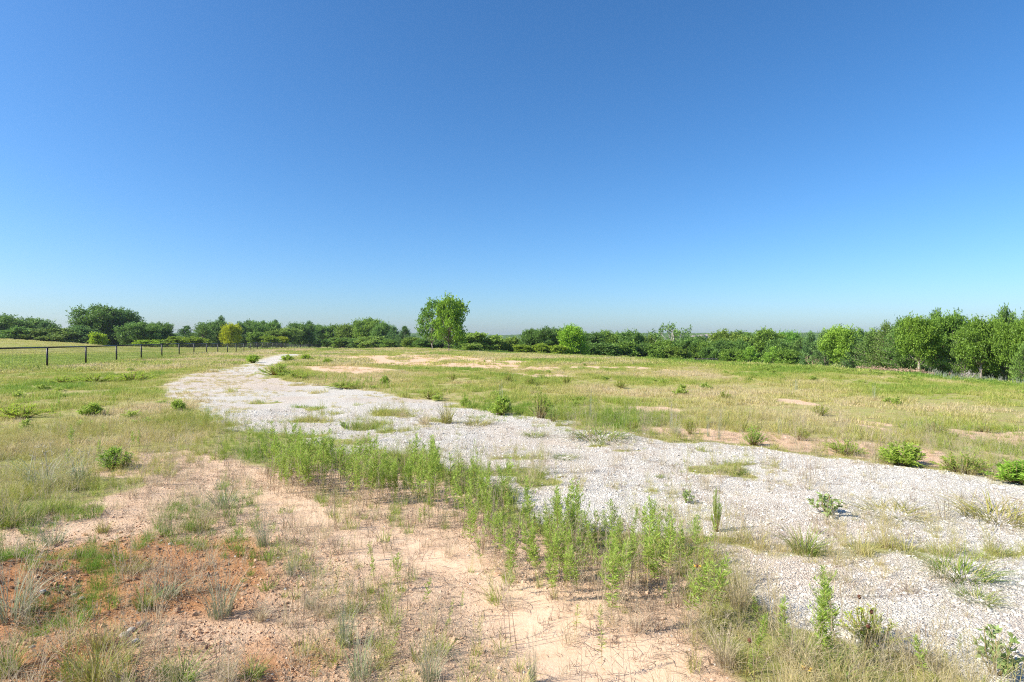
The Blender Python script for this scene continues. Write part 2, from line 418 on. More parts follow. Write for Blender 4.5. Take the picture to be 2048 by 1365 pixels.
# ------------------------------------------------------------------ plant shapes
def blades(mb, rng, base, h, w, lean, az=None, segs=3, facing=None, tlo=0.0, thi=1.0, flop=0.0):
    """Tapered, arching grass blades. base (n,2 or 3); h, w, lean arrays."""
    n = len(base)
    base = np.asarray(base, float)
    if base.shape[1] == 2: base = np.concatenate([base, np.zeros((n, 1))], 1)
    az = rng.uniform(0, 2 * math.pi, n) if az is None else az
    h = np.broadcast_to(h, (n,)); w = np.broadcast_to(w, (n,)); lean = np.broadcast_to(lean, (n,))
    fa = az + math.pi / 2 + rng.uniform(-0.9, 0.9, n) if facing is None else facing
    dx, dy = np.cos(az), np.sin(az); sx, sy = np.cos(fa), np.sin(fa)
    t = rng.uniform(tlo, thi, n)
    V = np.zeros((n, (segs + 1) * 2, 3))
    for k in range(segs + 1):
        s = k / segs
        ox = h * lean * s ** 1.6; oz = h * (s - 0.42 * np.minimum(lean, 1.6) * s ** 2.4)
        hw = w * 0.5 * (1.0 if k == 0 else (1 - s) ** 0.65 + (0.06 if k == segs else 0))
        cx = base[:, 0] + dx * ox; cy = base[:, 1] + dy * ox; cz = base[:, 2] + np.maximum(oz, 0.004)
        V[:, 2 * k] = np.stack([cx - sx * hw, cy - sy * hw, cz], 1); V[:, 2 * k + 1] = np.stack([cx + sx * hw, cy + sy * hw, cz], 1)
    m = (segs + 1) * 2
    F = []
    off = np.arange(n) * m + mb.n
    for k in range(segs):
        F.append(np.stack([off + 2 * k, off + 2 * k + 1, off + 2 * k + 3, off + 2 * k + 2], 1))
    mb.V.append(V.reshape(-1, 3)); mb.F.extend(map(tuple, np.concatenate(F))); mb.T.append(np.repeat(t, m)); mb.n += n * m

def leaves(mb, rng, P, D, length, width, t=None, fold=0.25):
    """Lens-shaped leaves (base, side, tip, side), slightly folded."""
    n = len(P); P = np.asarray(P, float); D = unit(np.asarray(D, float))
    length = np.broadcast_to(length, (n,))[:, None]; width = np.broadcast_to(width, (n,))[:, None]
    rv = unit(rng.normal(size=(n, 3))); S = unit(np.cross(D, rv)); Nn = np.cross(D, S)
    mid = P + D * length * 0.45
    V = np.stack([P, mid + S * width * 0.5 + Nn * width * fold, P + D * length, mid - S * width * 0.5 + Nn * width * fold], 1)
    mb.quads((V, rng.uniform(0, 1, n) if t is None else t))

def disc(rng, n, r):
    a = rng.uniform(0, 2 * math.pi, n); q = np.sqrt(rng.uniform(0, 1, n)) * r
    return np.stack([q * np.cos(a), q * np.sin(a)], 1)

def tuft_mesh(name, seed, mats, n=60, r=0.06, h=(0.12, 0.28), w=0.004, lean=(0.2, 0.9), segs=3, seed_heads=0, out=True):
    rng = np.random.default_rng(seed); mb = MB()
    b = disc(rng, n, r)
    az = np.arctan2(b[:, 1], b[:, 0]) + rng.normal(0, 0.7, n) if out else None
    blades(mb, rng, b, rng.uniform(*h, n), rng.uniform(0.7, 1.3, n) * w, rng.uniform(*lean, n), az, segs)
    if seed_heads:
        b = disc(rng, seed_heads, r * 0.8); H = rng.uniform(h[1] * 0.9, h[1] * 1.5, seed_heads)
        for k in range(seed_heads):
            a = rng.uniform(0, 6.28); l = rng.uniform(0.05, 0.35) * H[k]
            top = np.array([b[k, 0] + math.cos(a) * l, b[k, 1] + math.sin(a) * l, H[k]])
            s = np.linspace(0, 1, 4)[:, None]; P = np.concatenate([b[k], [0]])[None] * (1 - s) + top[None] * s
            mb.tube(P, w * 0.22, 3, 0.3, cap=False)
            m = 14; f = rng.uniform(0.55, 1.0, m)[:, None]
            Q = np.concatenate([b[k], [0]])[None] * (1 - f) + top[None] * f
            D = rng.normal(size=(m, 3)) * [0.6, 0.6, 0.3] + [0, 0, 0.7]
            leaves(mb, rng, Q, D, 0.035 + 0.03 * rng.random(m), w * 0.45, t=np.full(m, 0.28))
    return mb.mesh(name, mats)

def spray_weed(seed, h, nl, leafl=0.05, branches=0, bare=0.25, width=0.2):
    """Upright leafy weed: one bare-footed stem, narrow ascending leaves thickest towards the top, a few side shoots."""
    rng = np.random.default_rng(seed); st = MB(); lf = MB()
    bend = rng.normal(0, 0.05, 2) * h
    def stemline(s): return np.stack([bend[0] * s ** 1.5, bend[1] * s ** 1.5, h * s], -1)
    st.tube(stemline(np.linspace(-0.06, 0.97, 6)), np.linspace(0.0034, 0.0012, 6), 4, 0.5)
    s = bare + (1 - bare) * rng.random(nl) ** 0.8
    a = np.arange(nl) * 2.4 + rng.normal(0, 0.3, nl)
    up = 0.15 + 1.0 * s ** 2.5 + rng.normal(0, 0.18, nl)
    D = np.stack([np.cos(a), np.sin(a), up], 1)
    L = leafl * (1.15 - 0.55 * s) * rng.uniform(0.75, 1.2, nl)
    leaves(lf, rng, stemline(s), D, L, L * width, t=np.clip(0.35 + 0.5 * s + rng.normal(0, 0.12, nl), 0, 1))
    nd = 7                                                       # a few withered leaves low down
    sd = rng.uniform(0.04, bare + 0.1, nd); ad = rng.uniform(0, 6.28, nd)
    leaves(lf, rng, stemline(sd), np.stack([np.cos(ad), np.sin(ad), rng.uniform(-0.9, 0.1, nd)], 1), leafl * 0.8, leafl * 0.12, t=np.full(nd, 0.0))
    for k in range(branches):
        s0 = rng.uniform(bare + 0.1, 0.8); a0 = rng.uniform(0, 6.28); bl = h * rng.uniform(0.20, 0.46) * (1.25 - s0)
        b0 = stemline(np.array([s0]))[0]; d0 = np.array([math.cos(a0) * 0.6, math.sin(a0) * 0.6, 0.8]); b1 = b0 + d0 * bl
        st.tube([b0, b1], [0.0016, 0.0008], 3, 0.5)
        m = 16; f = rng.random(m)[:, None]; aa = rng.uniform(0, 6.28, m)
        leaves(lf, rng, b0 + (b1 - b0) * (0.15 + 0.85 * f), np.stack([np.cos(aa), np.sin(aa), np.full(m, 0.9)], 1), leafl * 0.7, leafl * 0.7 * width, t=0.45 + 0.5 * rng.random(m))
    return st, lf

def bush_parts(seed, n_stem=40, n_leaf=28, leafl=0.09, lw=0.25, open_=0.5, twig=0.010, sweep=0.4):
    """Rounded bush in a unit box (radius 0.5, height 1): many stems fanning from the foot, leaves along the outer part of each."""
    rng = np.random.default_rng(seed); st = MB(); lf = MB()
    for k in range(n_stem):
        a = rng.uniform(0, 6.28); q = rng.random() ** 0.6; el = (1 - q * 0.75)
        tip = np.array([math.cos(a) * 0.5 * q * rng.uniform(0.8, 1.05), math.sin(a) * 0.5 * q * rng.uniform(0.8, 1.05), max(0.12, math.sqrt(max(0.02, 1 - q * q * 0.9)) * rng.uniform(0.70, 1.0))])
        b = np.array([math.cos(a), math.sin(a), 0]) * 0.08 * rng.random()
        mid = (b + tip) / 2 + np.array([math.cos(a), math.sin(a), 0.5]) * 0.05
        st.tube([b - [0, 0, 0.03], mid, tip], [twig, twig * 0.7, twig * 0.35], 4, 0.5)
        f = open_ + (1 - open_) * rng.random(n_leaf); ff = f[:, None]
        Pp = (1 - ff) ** 2 * b + 2 * ff * (1 - ff) * mid + ff ** 2 * tip
        dirv = unit(tip - b)
        D = dirv[None] * sweep + rng.normal(size=(n_leaf, 3)) * 0.5 + [0, 0, 0.25]
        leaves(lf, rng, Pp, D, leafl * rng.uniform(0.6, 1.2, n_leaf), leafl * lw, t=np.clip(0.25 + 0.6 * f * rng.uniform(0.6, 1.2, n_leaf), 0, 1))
    return st, lf

# foliage and small-plant materials
GRASS_STOPS = [(0.0, (0.68, 0.55, 0.33)), (0.22, (0.62, 0.53, 0.23)), (0.45, (0.49, 0.47, 0.12)), (0.7, (0.33, 0.42, 0.065)), (1.0, (0.19, 0.32, 0.04))]
M_GRASS = foliage('meadow_grass', GRASS_STOPS, trans=0.42, rnd=0.10, tint_attr=True)
M_BLUE = foliage('bluestem', [(0.0, (0.50, 0.43, 0.31)), (0.35, (0.40, 0.40, 0.26)), (0.7, (0.32, 0.37, 0.22)), (1.0, (0.28, 0.36, 0.12))], trans=0.3, rnd=0.2)
M_TUFT = foliage('green_tuft', [(0.0, (0.46, 0.40, 0.18)), (0.3, (0.33, 0.35, 0.09)), (0.7, (0.22, 0.31, 0.05)), (1.0, (0.16, 0.26, 0.03))], trans=0.35, rnd=0.25)
M_YTUFT = foliage('yellow_tuft', [(0.0, (0.52, 0.42, 0.20)), (0.4, (0.43, 0.38, 0.11)), (1.0, (0.30, 0.33, 0.05))], trans=0.35, rnd=0.2)
M_STRAW = foliage('straw', [(0.0, (0.66, 0.55, 0.39)), (0.5, (0.60, 0.50, 0.32)), (1.0, (0.50, 0.43, 0.22))], trans=0.42, rnd=0.3)
M_WEED = foliage('weed_leaf', [(0.0, (0.46, 0.32, 0.16)), (0.18, (0.43, 0.42, 0.10)), (0.55, (0.35, 0.47, 0.08)), (1.0, (0.43, 0.56, 0.10))], trans=0.44, rnd=0.25)
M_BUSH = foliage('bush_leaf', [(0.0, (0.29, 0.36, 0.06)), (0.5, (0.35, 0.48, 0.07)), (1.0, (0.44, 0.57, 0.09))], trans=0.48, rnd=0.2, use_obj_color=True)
M_BROAD = foliage('broad_leaf', [(0.0, (0.22, 0.30, 0.09)), (1.0, (0.32, 0.41, 0.13))], trans=0.25, rnd=0.15, rough=0.4)
M_STEM = solid('weed_stem', [(0.3, (0.30, 0.19, 0.09)), (0.7, (0.30, 0.27, 0.10))], 0.8, 14)
M_TWIG = solid('dry_twig', [(0.3, (0.30, 0.21, 0.14)), (0.7, (0.44, 0.34, 0.25))], 0.9, 30)

# ------------------------------------------------------------------ scatter of what nobody could count
def proto(name, me):
    return bpy.data.objects.new(name, me)          # source shape, read by the scatter only

def scatter(name, protos, P, rot, scl, idx, tint, label, cat):
    """One object whose points each carry one of the source shapes."""
    me = bpy.data.meshes.new(name); n = len(P)
    me.vertices.add(n); me.vertices.foreach_set('co', np.asarray(P, np.float32).ravel())
    for k, ty, a in (('rot', 'FLOAT_VECTOR', rot), ('scl', 'FLOAT_VECTOR', scl), ('idx', 'INT', idx), ('tint', 'FLOAT', tint)):
        at = me.attributes.new(k, ty, 'POINT')
        at.data.foreach_set('vector' if ty == 'FLOAT_VECTOR' else 'value', np.asarray(a, np.int32 if ty == 'INT' else np.float32).ravel())
    me.update()
    o = link(name, me); kind(o, 'stuff', label, cat)
    ng = bpy.data.node_groups.new('scatter_' + name, 'GeometryNodeTree')
    ng.interface.new_socket('Geometry', in_out='INPUT', socket_type='NodeSocketGeometry')
    ng.interface.new_socket('Geometry', in_out='OUTPUT', socket_type='NodeSocketGeometry')
    N = ng.nodes.new; L = ng.links.new
    gi = N('NodeGroupInput'); go = N('NodeGroupOutput')
    join = N('GeometryNodeJoinGeometry')
    for p in reversed(protos):
        oi = N('GeometryNodeObjectInfo'); oi.inputs['Object'].default_value = p; oi.inputs['As Instance'].default_value = False
        gti = N('GeometryNodeGeometryToInstance'); L(oi.outputs['Geometry'], gti.inputs[0]); L(gti.outputs[0], join.inputs[0])
    ip = N('GeometryNodeInstanceOnPoints'); ip.inputs['Pick Instance'].default_value = True
    def na(k, ty):
        a = N('GeometryNodeInputNamedAttribute'); a.data_type = ty; a.inputs['Name'].default_value = k
        return a.outputs['Attribute']
    L(gi.outputs[0], ip.inputs['Points']); L(join.outputs[0], ip.inputs['Instance'])
    L(na('idx', 'INT'), ip.inputs['Instance Index']); L(na('rot', 'FLOAT_VECTOR'), ip.inputs['Rotation']); L(na('scl', 'FLOAT_VECTOR'), ip.inputs['Scale'])
    L(ip.outputs[0], go.inputs[0])
    md = o.modifiers.new('scatter', 'NODES'); md.node_group = ng
    return o

RNG = np.random.default_rng(2024)

def candidates(n, r0, r1, power=1.0, half=48.0):
    """Random plan points in the sector in front of the house pad; power 2: even per square metre, 0: thinning with distance."""
    u = RNG.random(n)
    if power == 0: r = r0 * (r1 / r0) ** u
    else: r = (r0 ** power + u * (r1 ** power - r0 ** power)) ** (1.0 / power)
    a = np.radians(RNG.uniform(-half, half, n))
    return r * np.sin(a), r * np.cos(a)

def uni3(s):
    return np.repeat(np.asarray(s)[:, None], 3, 1)

def spin(n, tilt=0.12):
    return np.stack([RNG.normal(0, tilt, n), RNG.normal(0, tilt, n), RNG.uniform(0, 6.283, n)], 1)

# ---- grass
def grass_fields():
    near = [proto('grass_tuft', tuft_mesh('grass_tuft', 100 + i, [M_GRASS], n=46, r=0.07, h=(0.08, 0.24), w=0.0042, lean=(0.2, 1.1), seed_heads=0)) for i in range(4)]
    near += [proto('seeding_tuft', tuft_mesh('seeding_tuft', 120 + i, [M_GRASS], n=34, r=0.06, h=(0.10, 0.30), w=0.0036, lean=(0.1, 0.9), seed_heads=9)) for i in range(4)]
    mid = [proto('grass_patch', tuft_mesh('grass_patch', 140 + i, [M_GRASS], n=110, r=0.26, h=(0.05, 0.17), w=0.010, lean=(0.15, 0.9), segs=2, out=False)) for i in range(4)]
    mid += [proto('tall_patch', tuft_mesh('tall_patch', 150 + i, [M_GRASS], n=90, r=0.20, h=(0.12, 0.32), w=0.009, lean=(0.1, 0.7), segs=2, out=False)) for i in range(2)]
    far = [proto('grass_swath', tuft_mesh('grass_swath', 160 + i, [M_GRASS], n=190, r=0.75, h=(0.05, 0.20), w=0.030, lean=(0.15, 0.8), segs=2, out=False)) for i in range(4)]
    low = [proto('mown_swath', tuft_mesh('mown_swath', 170 + i, [M_GRASS], n=150, r=0.8, h=(0.03, 0.11), w=0.03, lean=(0.3, 1.1), segs=2, out=False)) for i in range(2)]
    protos = near + mid + far + low
    P = []; S = []; I = []; T = []
    def put(x, y, keep, scl, i0, ni, tint, zoff=0.0):
        m = RNG.random(len(x)) < keep
        x, y = x[m], y[m]; z = height(x, y) + zoff
        P.append(np.stack([x, y, z], 1)); S.append(scl[m]); I.append(RNG.integers(i0, i0 + ni, len(x)) if np.isscalar(i0) else i0[m]); T.append(tint[m])
    def tint_map(x, y, Z):
        n1 = fbm(x * 0.35, y * 0.22, 81, 4); n2 = fbm(x * 1.6, y * 1.6, 82, 3)
        crest = x - np.interp(y, _CY, _CX)
        lush = smooth(-9, -1, crest) * smooth(22, 34, y)
        rows = 0.10 * np.sin(y * 0.55 + x * 0.12 + 3 * n1)
        t = 0.40 + 1.6 * (n1 - 0.5) + 0.35 * (n2 - 0.5) + 0.36 * lush + rows * smooth(18, 30, y)
        px = 1024 + x / np.maximum(y, .1) * FPX
        t = t + 0.06 * smooth(800, 450, px) * smooth(28, 16, y)
        t = t + Z['field'] * (0.16)
        return np.clip(t, 0.0, 1.0)
    # near (2.2 - 14 m)
    x, y = candidates(26000, 2.1, 14.0, 1.6); Z = zones(x, y)
    px = 1024 + x / y * FPX; py = HOR + CAM_H * FPX / y
    turf = (1 - smooth(0.35, 0.65, Z['gravel'])) * (1 - smooth(0.35, 0.7, Z['sand']))
    clump = smooth(0.42, 0.60, fbm(x * 1.3, y * 1.3, 91, 4))
    k = turf * (0.16 + 0.70 * clump)
    sandy = smooth(0.4, 0.7, Z['sand']) * (1 - Z['smooth_sand'] * 0.97)
    k = np.maximum(k, sandy * (0.25 + 0.42 * smooth(560, 300, px)) * smooth(0.44, 0.60, fbm(x * 2.1, y * 2.1, 92, 3)))
    edge = smooth(0.12, 0.5, Z['gravel']) * smooth(0.98, 0.7, Z['gravel'])
    onroad = smooth(0.6, 0.8, Z['gravel']) * smooth(0.54, 0.70, fbm(x * 1.2 + 7, y * 0.9, 93, 4)) * 0.55 * smooth(3.0, 4.5, y)
    k = np.maximum(np.maximum(k, edge * 0.22), onroad)
    k = k * np.where((x > 1) & (y > 6.5), 0.55, 1.0)
    t = np.clip(tint_map(x, y, Z) + 0.30 * smooth(700, 450, px), 0, 1); t = np.where(Z['gravel'] > 0.5, np.clip(t - 0.02, 0, 1), t); t = np.where((px > 1420) & (py > 1180), np.clip(t - 0.15, 0, 1), t)
    s = RNG.uniform(0.35, 0.95, len(x)) * np.where(Z['gravel'] > 0.6, 0.5, 1.0) * np.where(sandy > 0.5, 0.75, 1.0)
    put(x, y, k, s, np.where(RNG.random(len(x)) < np.where(turf > 0.5, 0.35, 0.3), RNG.integers(4, 8, len(x)), RNG.integers(0, 4, len(x))), 0, t)
    # middle (12 - 42 m)
    x, y = candidates(30000, 11.0, 42.0, 1.6); Z = zones(x, y)
    turf = (1 - smooth(0.35, 0.65, Z['gravel'])) * (1 - 0.93 * smooth(0.3, 0.6, Z['sand'])) * (1 - Z['field'])
    clump = smooth(0.30, 0.55, fbm(x * 0.8, y * 0.8, 95, 4))
    t = tint_map(x, y, Z)
    onroad = smooth(0.6, 0.8, Z['gravel']) * smooth(0.50, 0.66, fbm(x * 0.5 + 3, y * 0.8, 96, 4)) * 0.50 * smooth(14, 18, y) * smooth(36, 30, y)
    px = 1024 + x / y * FPX; onroad = np.maximum(onroad, 0.55 * smooth(0.5, 0.7, Z['gravel']) * smooth(600, 380, px) * smooth(0.40, 0.55, fbm(x * 0.6, y * 0.6, 94, 4)))
    verge = smooth(-0.5, 1.5, x) * smooth(17, 12.5, y - 0.15 * x)
    thin = smooth(700, 500, px) * smooth(34, 26, y)
    k = np.maximum(turf * (0.35 - 0.22 * thin + 0.62 * clump) * (1 - 0.6 * verge), onroad)
    s = RNG.uniform(0.4, 1.0, len(x)) * np.where(Z['gravel'] > 0.5, 0.55, 1.0) * (0.65 + 0.45 * clump)
    put(x, y, k, s, np.where(RNG.random(len(x)) < 0.13, RNG.integers(12, 14, len(x)), RNG.integers(8, 12, len(x))), 0, np.where(Z['gravel'] > 0.5, t * 0.4, t))
    # far (40 - 130 m)
    x, y = candidates(34000, 38.0, 135.0, 1.5); Z = zones(x, y)
    turf = (1 - smooth(0.35, 0.65, Z['gravel'])) * (1 - 0.95 * smooth(0.25, 0.55, Z['sand'])) * (1 - Z['field'])
    t = tint_map(x, y, Z)
    turf = turf * (sdist(ROAD, x, y) < -0.8)
    put(x, y, turf * 0.9, RNG.uniform(0.7, 1.25, len(x)), 14, 4, t)
    # mown field behind the fence
    x, y = candidates(26000, 30.0, 190.0, 1.4, 47); x = np.where(x > 0, -x, x); Z = zones(x, y)
    put(x, y, (Z['field'] > 0.5) * 0.85, RNG.uniform(0.7, 1.3, len(x)), 18, 2, np.clip(0.50 + 0.9 * (Z['green'] - 0.5), 0, 1))
    P = np.concatenate(P); S = np.concatenate(S); I = np.concatenate(I); T = np.concatenate(T)
    scatter('grass', protos, P, spin(len(P), 0.10), uni3(S), I, T, 'rough yellow-green grass covering the meadow and field', 'grass')
grass_fields()

# ---- dry stalks and stubble on the sand and along the gravel edge
def litter():
    rng = np.random.default_rng(77)
    pr = []
    for i in range(4):
        mb = MB()
        n = 5 + 2 * i; b = disc(rng, n, 0.05)
        for k in range(n):
            h = rng.uniform(0.02, 0.09); d = rng.normal(0, 0.35, 2) * h
            mb.tube([[b[k, 0], b[k, 1], -0.005], [b[k, 0] + d[0], b[k, 1] + d[1], h]], [0.0016, 0.0011], 3, rng.random())
        pr.append(proto('stubble', mb.mesh('stubble', [M_TWIG])))
    for i in range(4):
        mb = MB()
        for k in range(5):
            a = rng.uniform(0, 6.28); l = rng.uniform(0.04, 0.14); c = rng.normal(0, 0.05, 2)
            p0 = np.array([c[0], c[1], 0.003]); p1 = p0 + [math.cos(a) * l, math.sin(a) * l, rng.uniform(0.0, 0.02)]
            pm = (p0 + p1) / 2 + [rng.normal(0, 0.01), rng.normal(0, 0.01), rng.uniform(0.002, 0.012)]
            mb.tube([p0, pm, p1], [0.0016, 0.0014, 0.0009], 3, rng.random())
        pr.append(proto('fallen_stalk', mb.mesh('fallen_stalk', [M_TWIG])))
    for i in range(3):
        pr.append(proto('dry_tuft', tuft_mesh('dry_tuft', 300 + i, [M_STRAW], n=38, r=0.07, h=(0.08, 0.30), w=0.0024, lean=(0.1, 1.2), segs=3, seed_heads=5)))
    for i in range(4):                                           # dead upright stems of last year's weeds
        mb = MB()
        for k in range(3):
            b = rng.normal(0, 0.05, 2); h = rng.uniform(0.16, 0.42); d = rng.normal(0, 0.18, 2) * h
            P0 = np.array([[b[0], b[1], -0.01], [b[0] + d[0] * 0.3, b[1] + d[1] * 0.3, h * 0.5], [b[0] + d[0], b[1] + d[1], h]])
            mb.tube(P0, [0.0022, 0.0018, 0.0010], 3, 0.5)
            for j in range(4):
                f = rng.uniform(0.4, 0.95); c = P0[0] + (P0[2] - P0[0]) * f; a = rng.uniform(0, 6.28); l = rng.uniform(0.03, 0.09)
                mb.tube([c, c + [math.cos(a) * l, math.sin(a) * l, l * 0.9]], [0.0012, 0.0007], 3, cap=False)
        pr.append(proto('dead_stem', mb.mesh('dead_stem', [M_TWIG])))
    x, y = candidates(30000, 2.1, 13.0, 1.3); Z = zones(x, y)
    sandy = smooth(0.35, 0.7, Z['sand']) * (1 - 0.9 * Z['smooth_sand']); turf = (1 - smooth(0.3, 0.6, Z['gravel'])) * (1 - sandy)
    cl = smooth(0.40, 0.62, fbm(x * 1.7, y * 1.7, 97, 3))
    grav = smooth(0.6, 0.85, Z['gravel'])
    k = sandy * (0.13 + 0.45 * cl) + turf * np.where(1024 + x / y * FPX < 700, 0.10, 0.22) + grav * 0.16 * smooth(0.45, 0.6, fbm(x, y, 98, 3)) + grav * 0.04
    m = RNG.random(len(x)) < k; x, y = x[m], y[m]; Zs = {q: v[m] for q, v in Z.items()}
    u = RNG.random(len(x))
    dry = np.where(Zs['sand'] > 0.5, 0.12, np.where(Zs['gravel'] > 0.6, 0.10, 0.40))
    idx = np.where(u < dry, RNG.integers(8, 11, len(x)), np.where(u < dry + 0.45 * (1 - dry), RNG.integers(0, 4, len(x)), RNG.integers(4, 8, len(x))))
    band = poly([(480, 900), (620, 900), (770, 910), (900, 935), (1010, 985), (1130, 1050), (1290, 1070), (1400, 1110), (1470, 1280), (1290, 1240), (1100, 1190), (960, 1100), (760, 1030), (560, 985)])
    inb = (sdist(band, x, y) > 0) & (RNG.random(len(x)) < 0.24); idx = np.where(inb | (RNG.random(len(x)) < 0.03), RNG.integers(11, 15, len(x)), idx)
    P = np.stack([x, y, height(x, y) + 0.010 * Zs['gravel']], 1)
    scatter('dry_stalks', pr, P, spin(len(P), 0.05), uni3(RNG.uniform(0.5, 1.15, len(P))), idx, RNG.random(len(P)), 'tan dead stalks and stubble littering the bare sand', 'dead stalks')
litter()

# ---- crushed limestone, soil clods
def rock_mesh(name, seed, mats, flatten=0.65, jag=0.25, sub=0):
    rng = np.random.default_rng(seed)
    import bmesh
    bm = bmesh.new(); bmesh.ops.create_icosphere(bm, subdivisions=1 + sub, radius=1.0)
    for v in bm.verts:
        v.co *= 1 + rng.uniform(-jag, jag); v.co.z *= flatten; v.co.x *= 1.15
    me = bpy.data.meshes.new(name); bm.to_mesh(me); bm.free(); me.materials.append(mats)
    if sub: me.polygons.foreach_set('use_smooth', np.ones(len(me.polygons), bool))
    return me
M_STONE = solid('limestone_chip', [(0.0, (0.40, 0.345, 0.265)), (0.35, (0.59, 0.54, 0.455)), (1.0, (0.72, 0.675, 0.60))], 0.9, 3.0, tint_attr=True)
M_CLOD = solid('soil_clod', [(0.0, (0.26, 0.12, 0.055)), (0.5, (0.50, 0.30, 0.17)), (1.0, (0.68, 0.49, 0.34))], 0.95, 2.0, tint_attr=True)
def stones():
    pr = [proto('chip', rock_mesh('chip', 400 + i, M_STONE, 0.34 + 0.05 * i, 0.28)) for i in range(5)]
    x, y = candidates(190000, 2.2, 15.0, 1.0); Z = zones(x, y)
    k = smooth(0.40, 0.62, Z['gravel']) * (0.95 - 0.45 * smooth(0.45, 0.65, Z['pink'])) + 0.008 * (Z['sand'] > 0.5) * (1 - Z['smooth_sand'])
    k = np.maximum(k, 0.10 * smooth(0.1, 0.4, Z['gravel']))
    m = RNG.random(len(x)) < k; x, y = x[m], y[m]; g = Z['gravel'][m]
    s = np.exp(RNG.normal(math.log(0.0044), 0.45, len(x))) * (1 + 0.04 * np.hypot(x, y))
    P = np.stack([x, y, height(x, y) + 0.012 * g + s * 0.15], 1)
    scatter('gravel', pr, P, RNG.uniform(0, 6.28, (len(P), 3)) * [0.12, 0.12, 1], uni3(s), RNG.integers(0, 5, len(P)), np.clip(RNG.normal(0.50, 0.20, len(P)), 0, 1), 'loose chips of white crushed limestone', 'gravel')
    pr = [proto('clod', rock_mesh('clod', 420 + i, M_CLOD, 0.6, 0.32)) for i in range(4)]
    x, y = candidates(60000, 2.1, 8.0, 1.3); Z = zones(x, y)
    k = smooth(0.5, 0.75, Z['sand']) * (1 - smooth(0.2, 0.6, Z['smooth_sand'])) * (0.10 + 0.9 * smooth(0.1, 0.5, Z['red']) + 0.35 * smooth(0.5, 0.65, fbm(x * 1.5, y * 1.5, 99, 3)))
    m = RNG.random(len(x)) < k; x, y = x[m], y[m]
    s = np.exp(RNG.normal(math.log(0.0050), 0.5, len(x)))
    P = np.stack([x, y, height(x, y) + s * 0.1], 1)
    tint = np.clip(0.78 - 0.55 * Z['red'][m] + RNG.normal(0, 0.14, len(P)), 0, 1)
    scatter('dirt', pr, P, RNG.uniform(0, 6.28, (len(P), 3)) * [0.2, 0.2, 1], uni3(s), RNG.integers(0, 4, len(P)), tint, 'crumbly red-brown soil crumbs on the sand', 'soil')
stones()
# ------------------------------------------------------------------ trees
M_BARK = solid('bark', [(0.3, (0.10, 0.075, 0.055)), (0.7, (0.24, 0.19, 0.15))], 0.95, 9, bump=0.5)
M_PALE_BARK = solid('pale_bark', [(0.3, (0.26, 0.20, 0.16)), (0.7, (0.46, 0.38, 0.31))], 0.95, 9, bump=0.5)
M_DEADWOOD = solid('dead_wood', [(0.3, (0.32, 0.27, 0.23)), (0.7, (0.52, 0.47, 0.42))], 0.9, 9, bump=0.3)
M_BRUSH = solid('dead_brush', [(0.3, (0.36, 0.22, 0.13)), (0.7, (0.55, 0.40, 0.27))], 0.9, 5)
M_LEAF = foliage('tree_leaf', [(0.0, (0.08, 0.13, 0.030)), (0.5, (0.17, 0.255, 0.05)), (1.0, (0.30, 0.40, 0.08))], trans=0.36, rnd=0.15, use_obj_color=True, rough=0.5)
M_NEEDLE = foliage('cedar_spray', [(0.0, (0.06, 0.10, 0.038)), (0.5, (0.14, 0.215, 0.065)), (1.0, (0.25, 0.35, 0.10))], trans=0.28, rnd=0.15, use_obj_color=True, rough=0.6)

def clump_leaves(lf, rng, C, rad, n, ll, lw, up=0.3, tbase=0.5):
    """A cloud of leaves round each clump centre, denser at its skin and turned outward."""
    k = len(C)
    D = unit(rng.normal(size=(k * n, 3))); D[:, 2] *= 0.8
    q = rng.uniform(0.35, 1.0, k * n)[:, None] ** 0.6
    Cc = np.repeat(C, n, 0); Rr = np.repeat(rad, n)[:, None]
    P = Cc + D * q * Rr
    dirs = D * 0.7 + rng.normal(size=(k * n, 3)) * 0.6 + [0, 0, up]
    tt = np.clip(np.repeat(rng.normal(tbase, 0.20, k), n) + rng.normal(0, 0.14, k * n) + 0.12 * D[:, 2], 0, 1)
    leaves(lf, rng, P, dirs, ll * rng.uniform(0.7, 1.25, k * n), lw, t=tt, fold=0.15)
    m = max(2, n // 3)                                            # shoots that stand out of the clump
    E = unit(rng.normal(size=(k, 3)) + (C - C.mean(0)) * 2.0 + [0, 0, 0.5])
    f = rng.uniform(0.8, 2.1, (k, m, 1)); Pp = (C[:, None] + E[:, None] * f * rad[:, None, None] + rng.normal(size=(k, m, 3)) * 0.012).reshape(-1, 3)
    leaves(lf, rng, Pp, np.repeat(E, m, 0) + rng.normal(size=(k * m, 3)) * 0.6, ll * 0.9, lw * 0.9, t=np.clip(rng.normal(0.7, 0.2, k * m), 0, 1), fold=0.15)

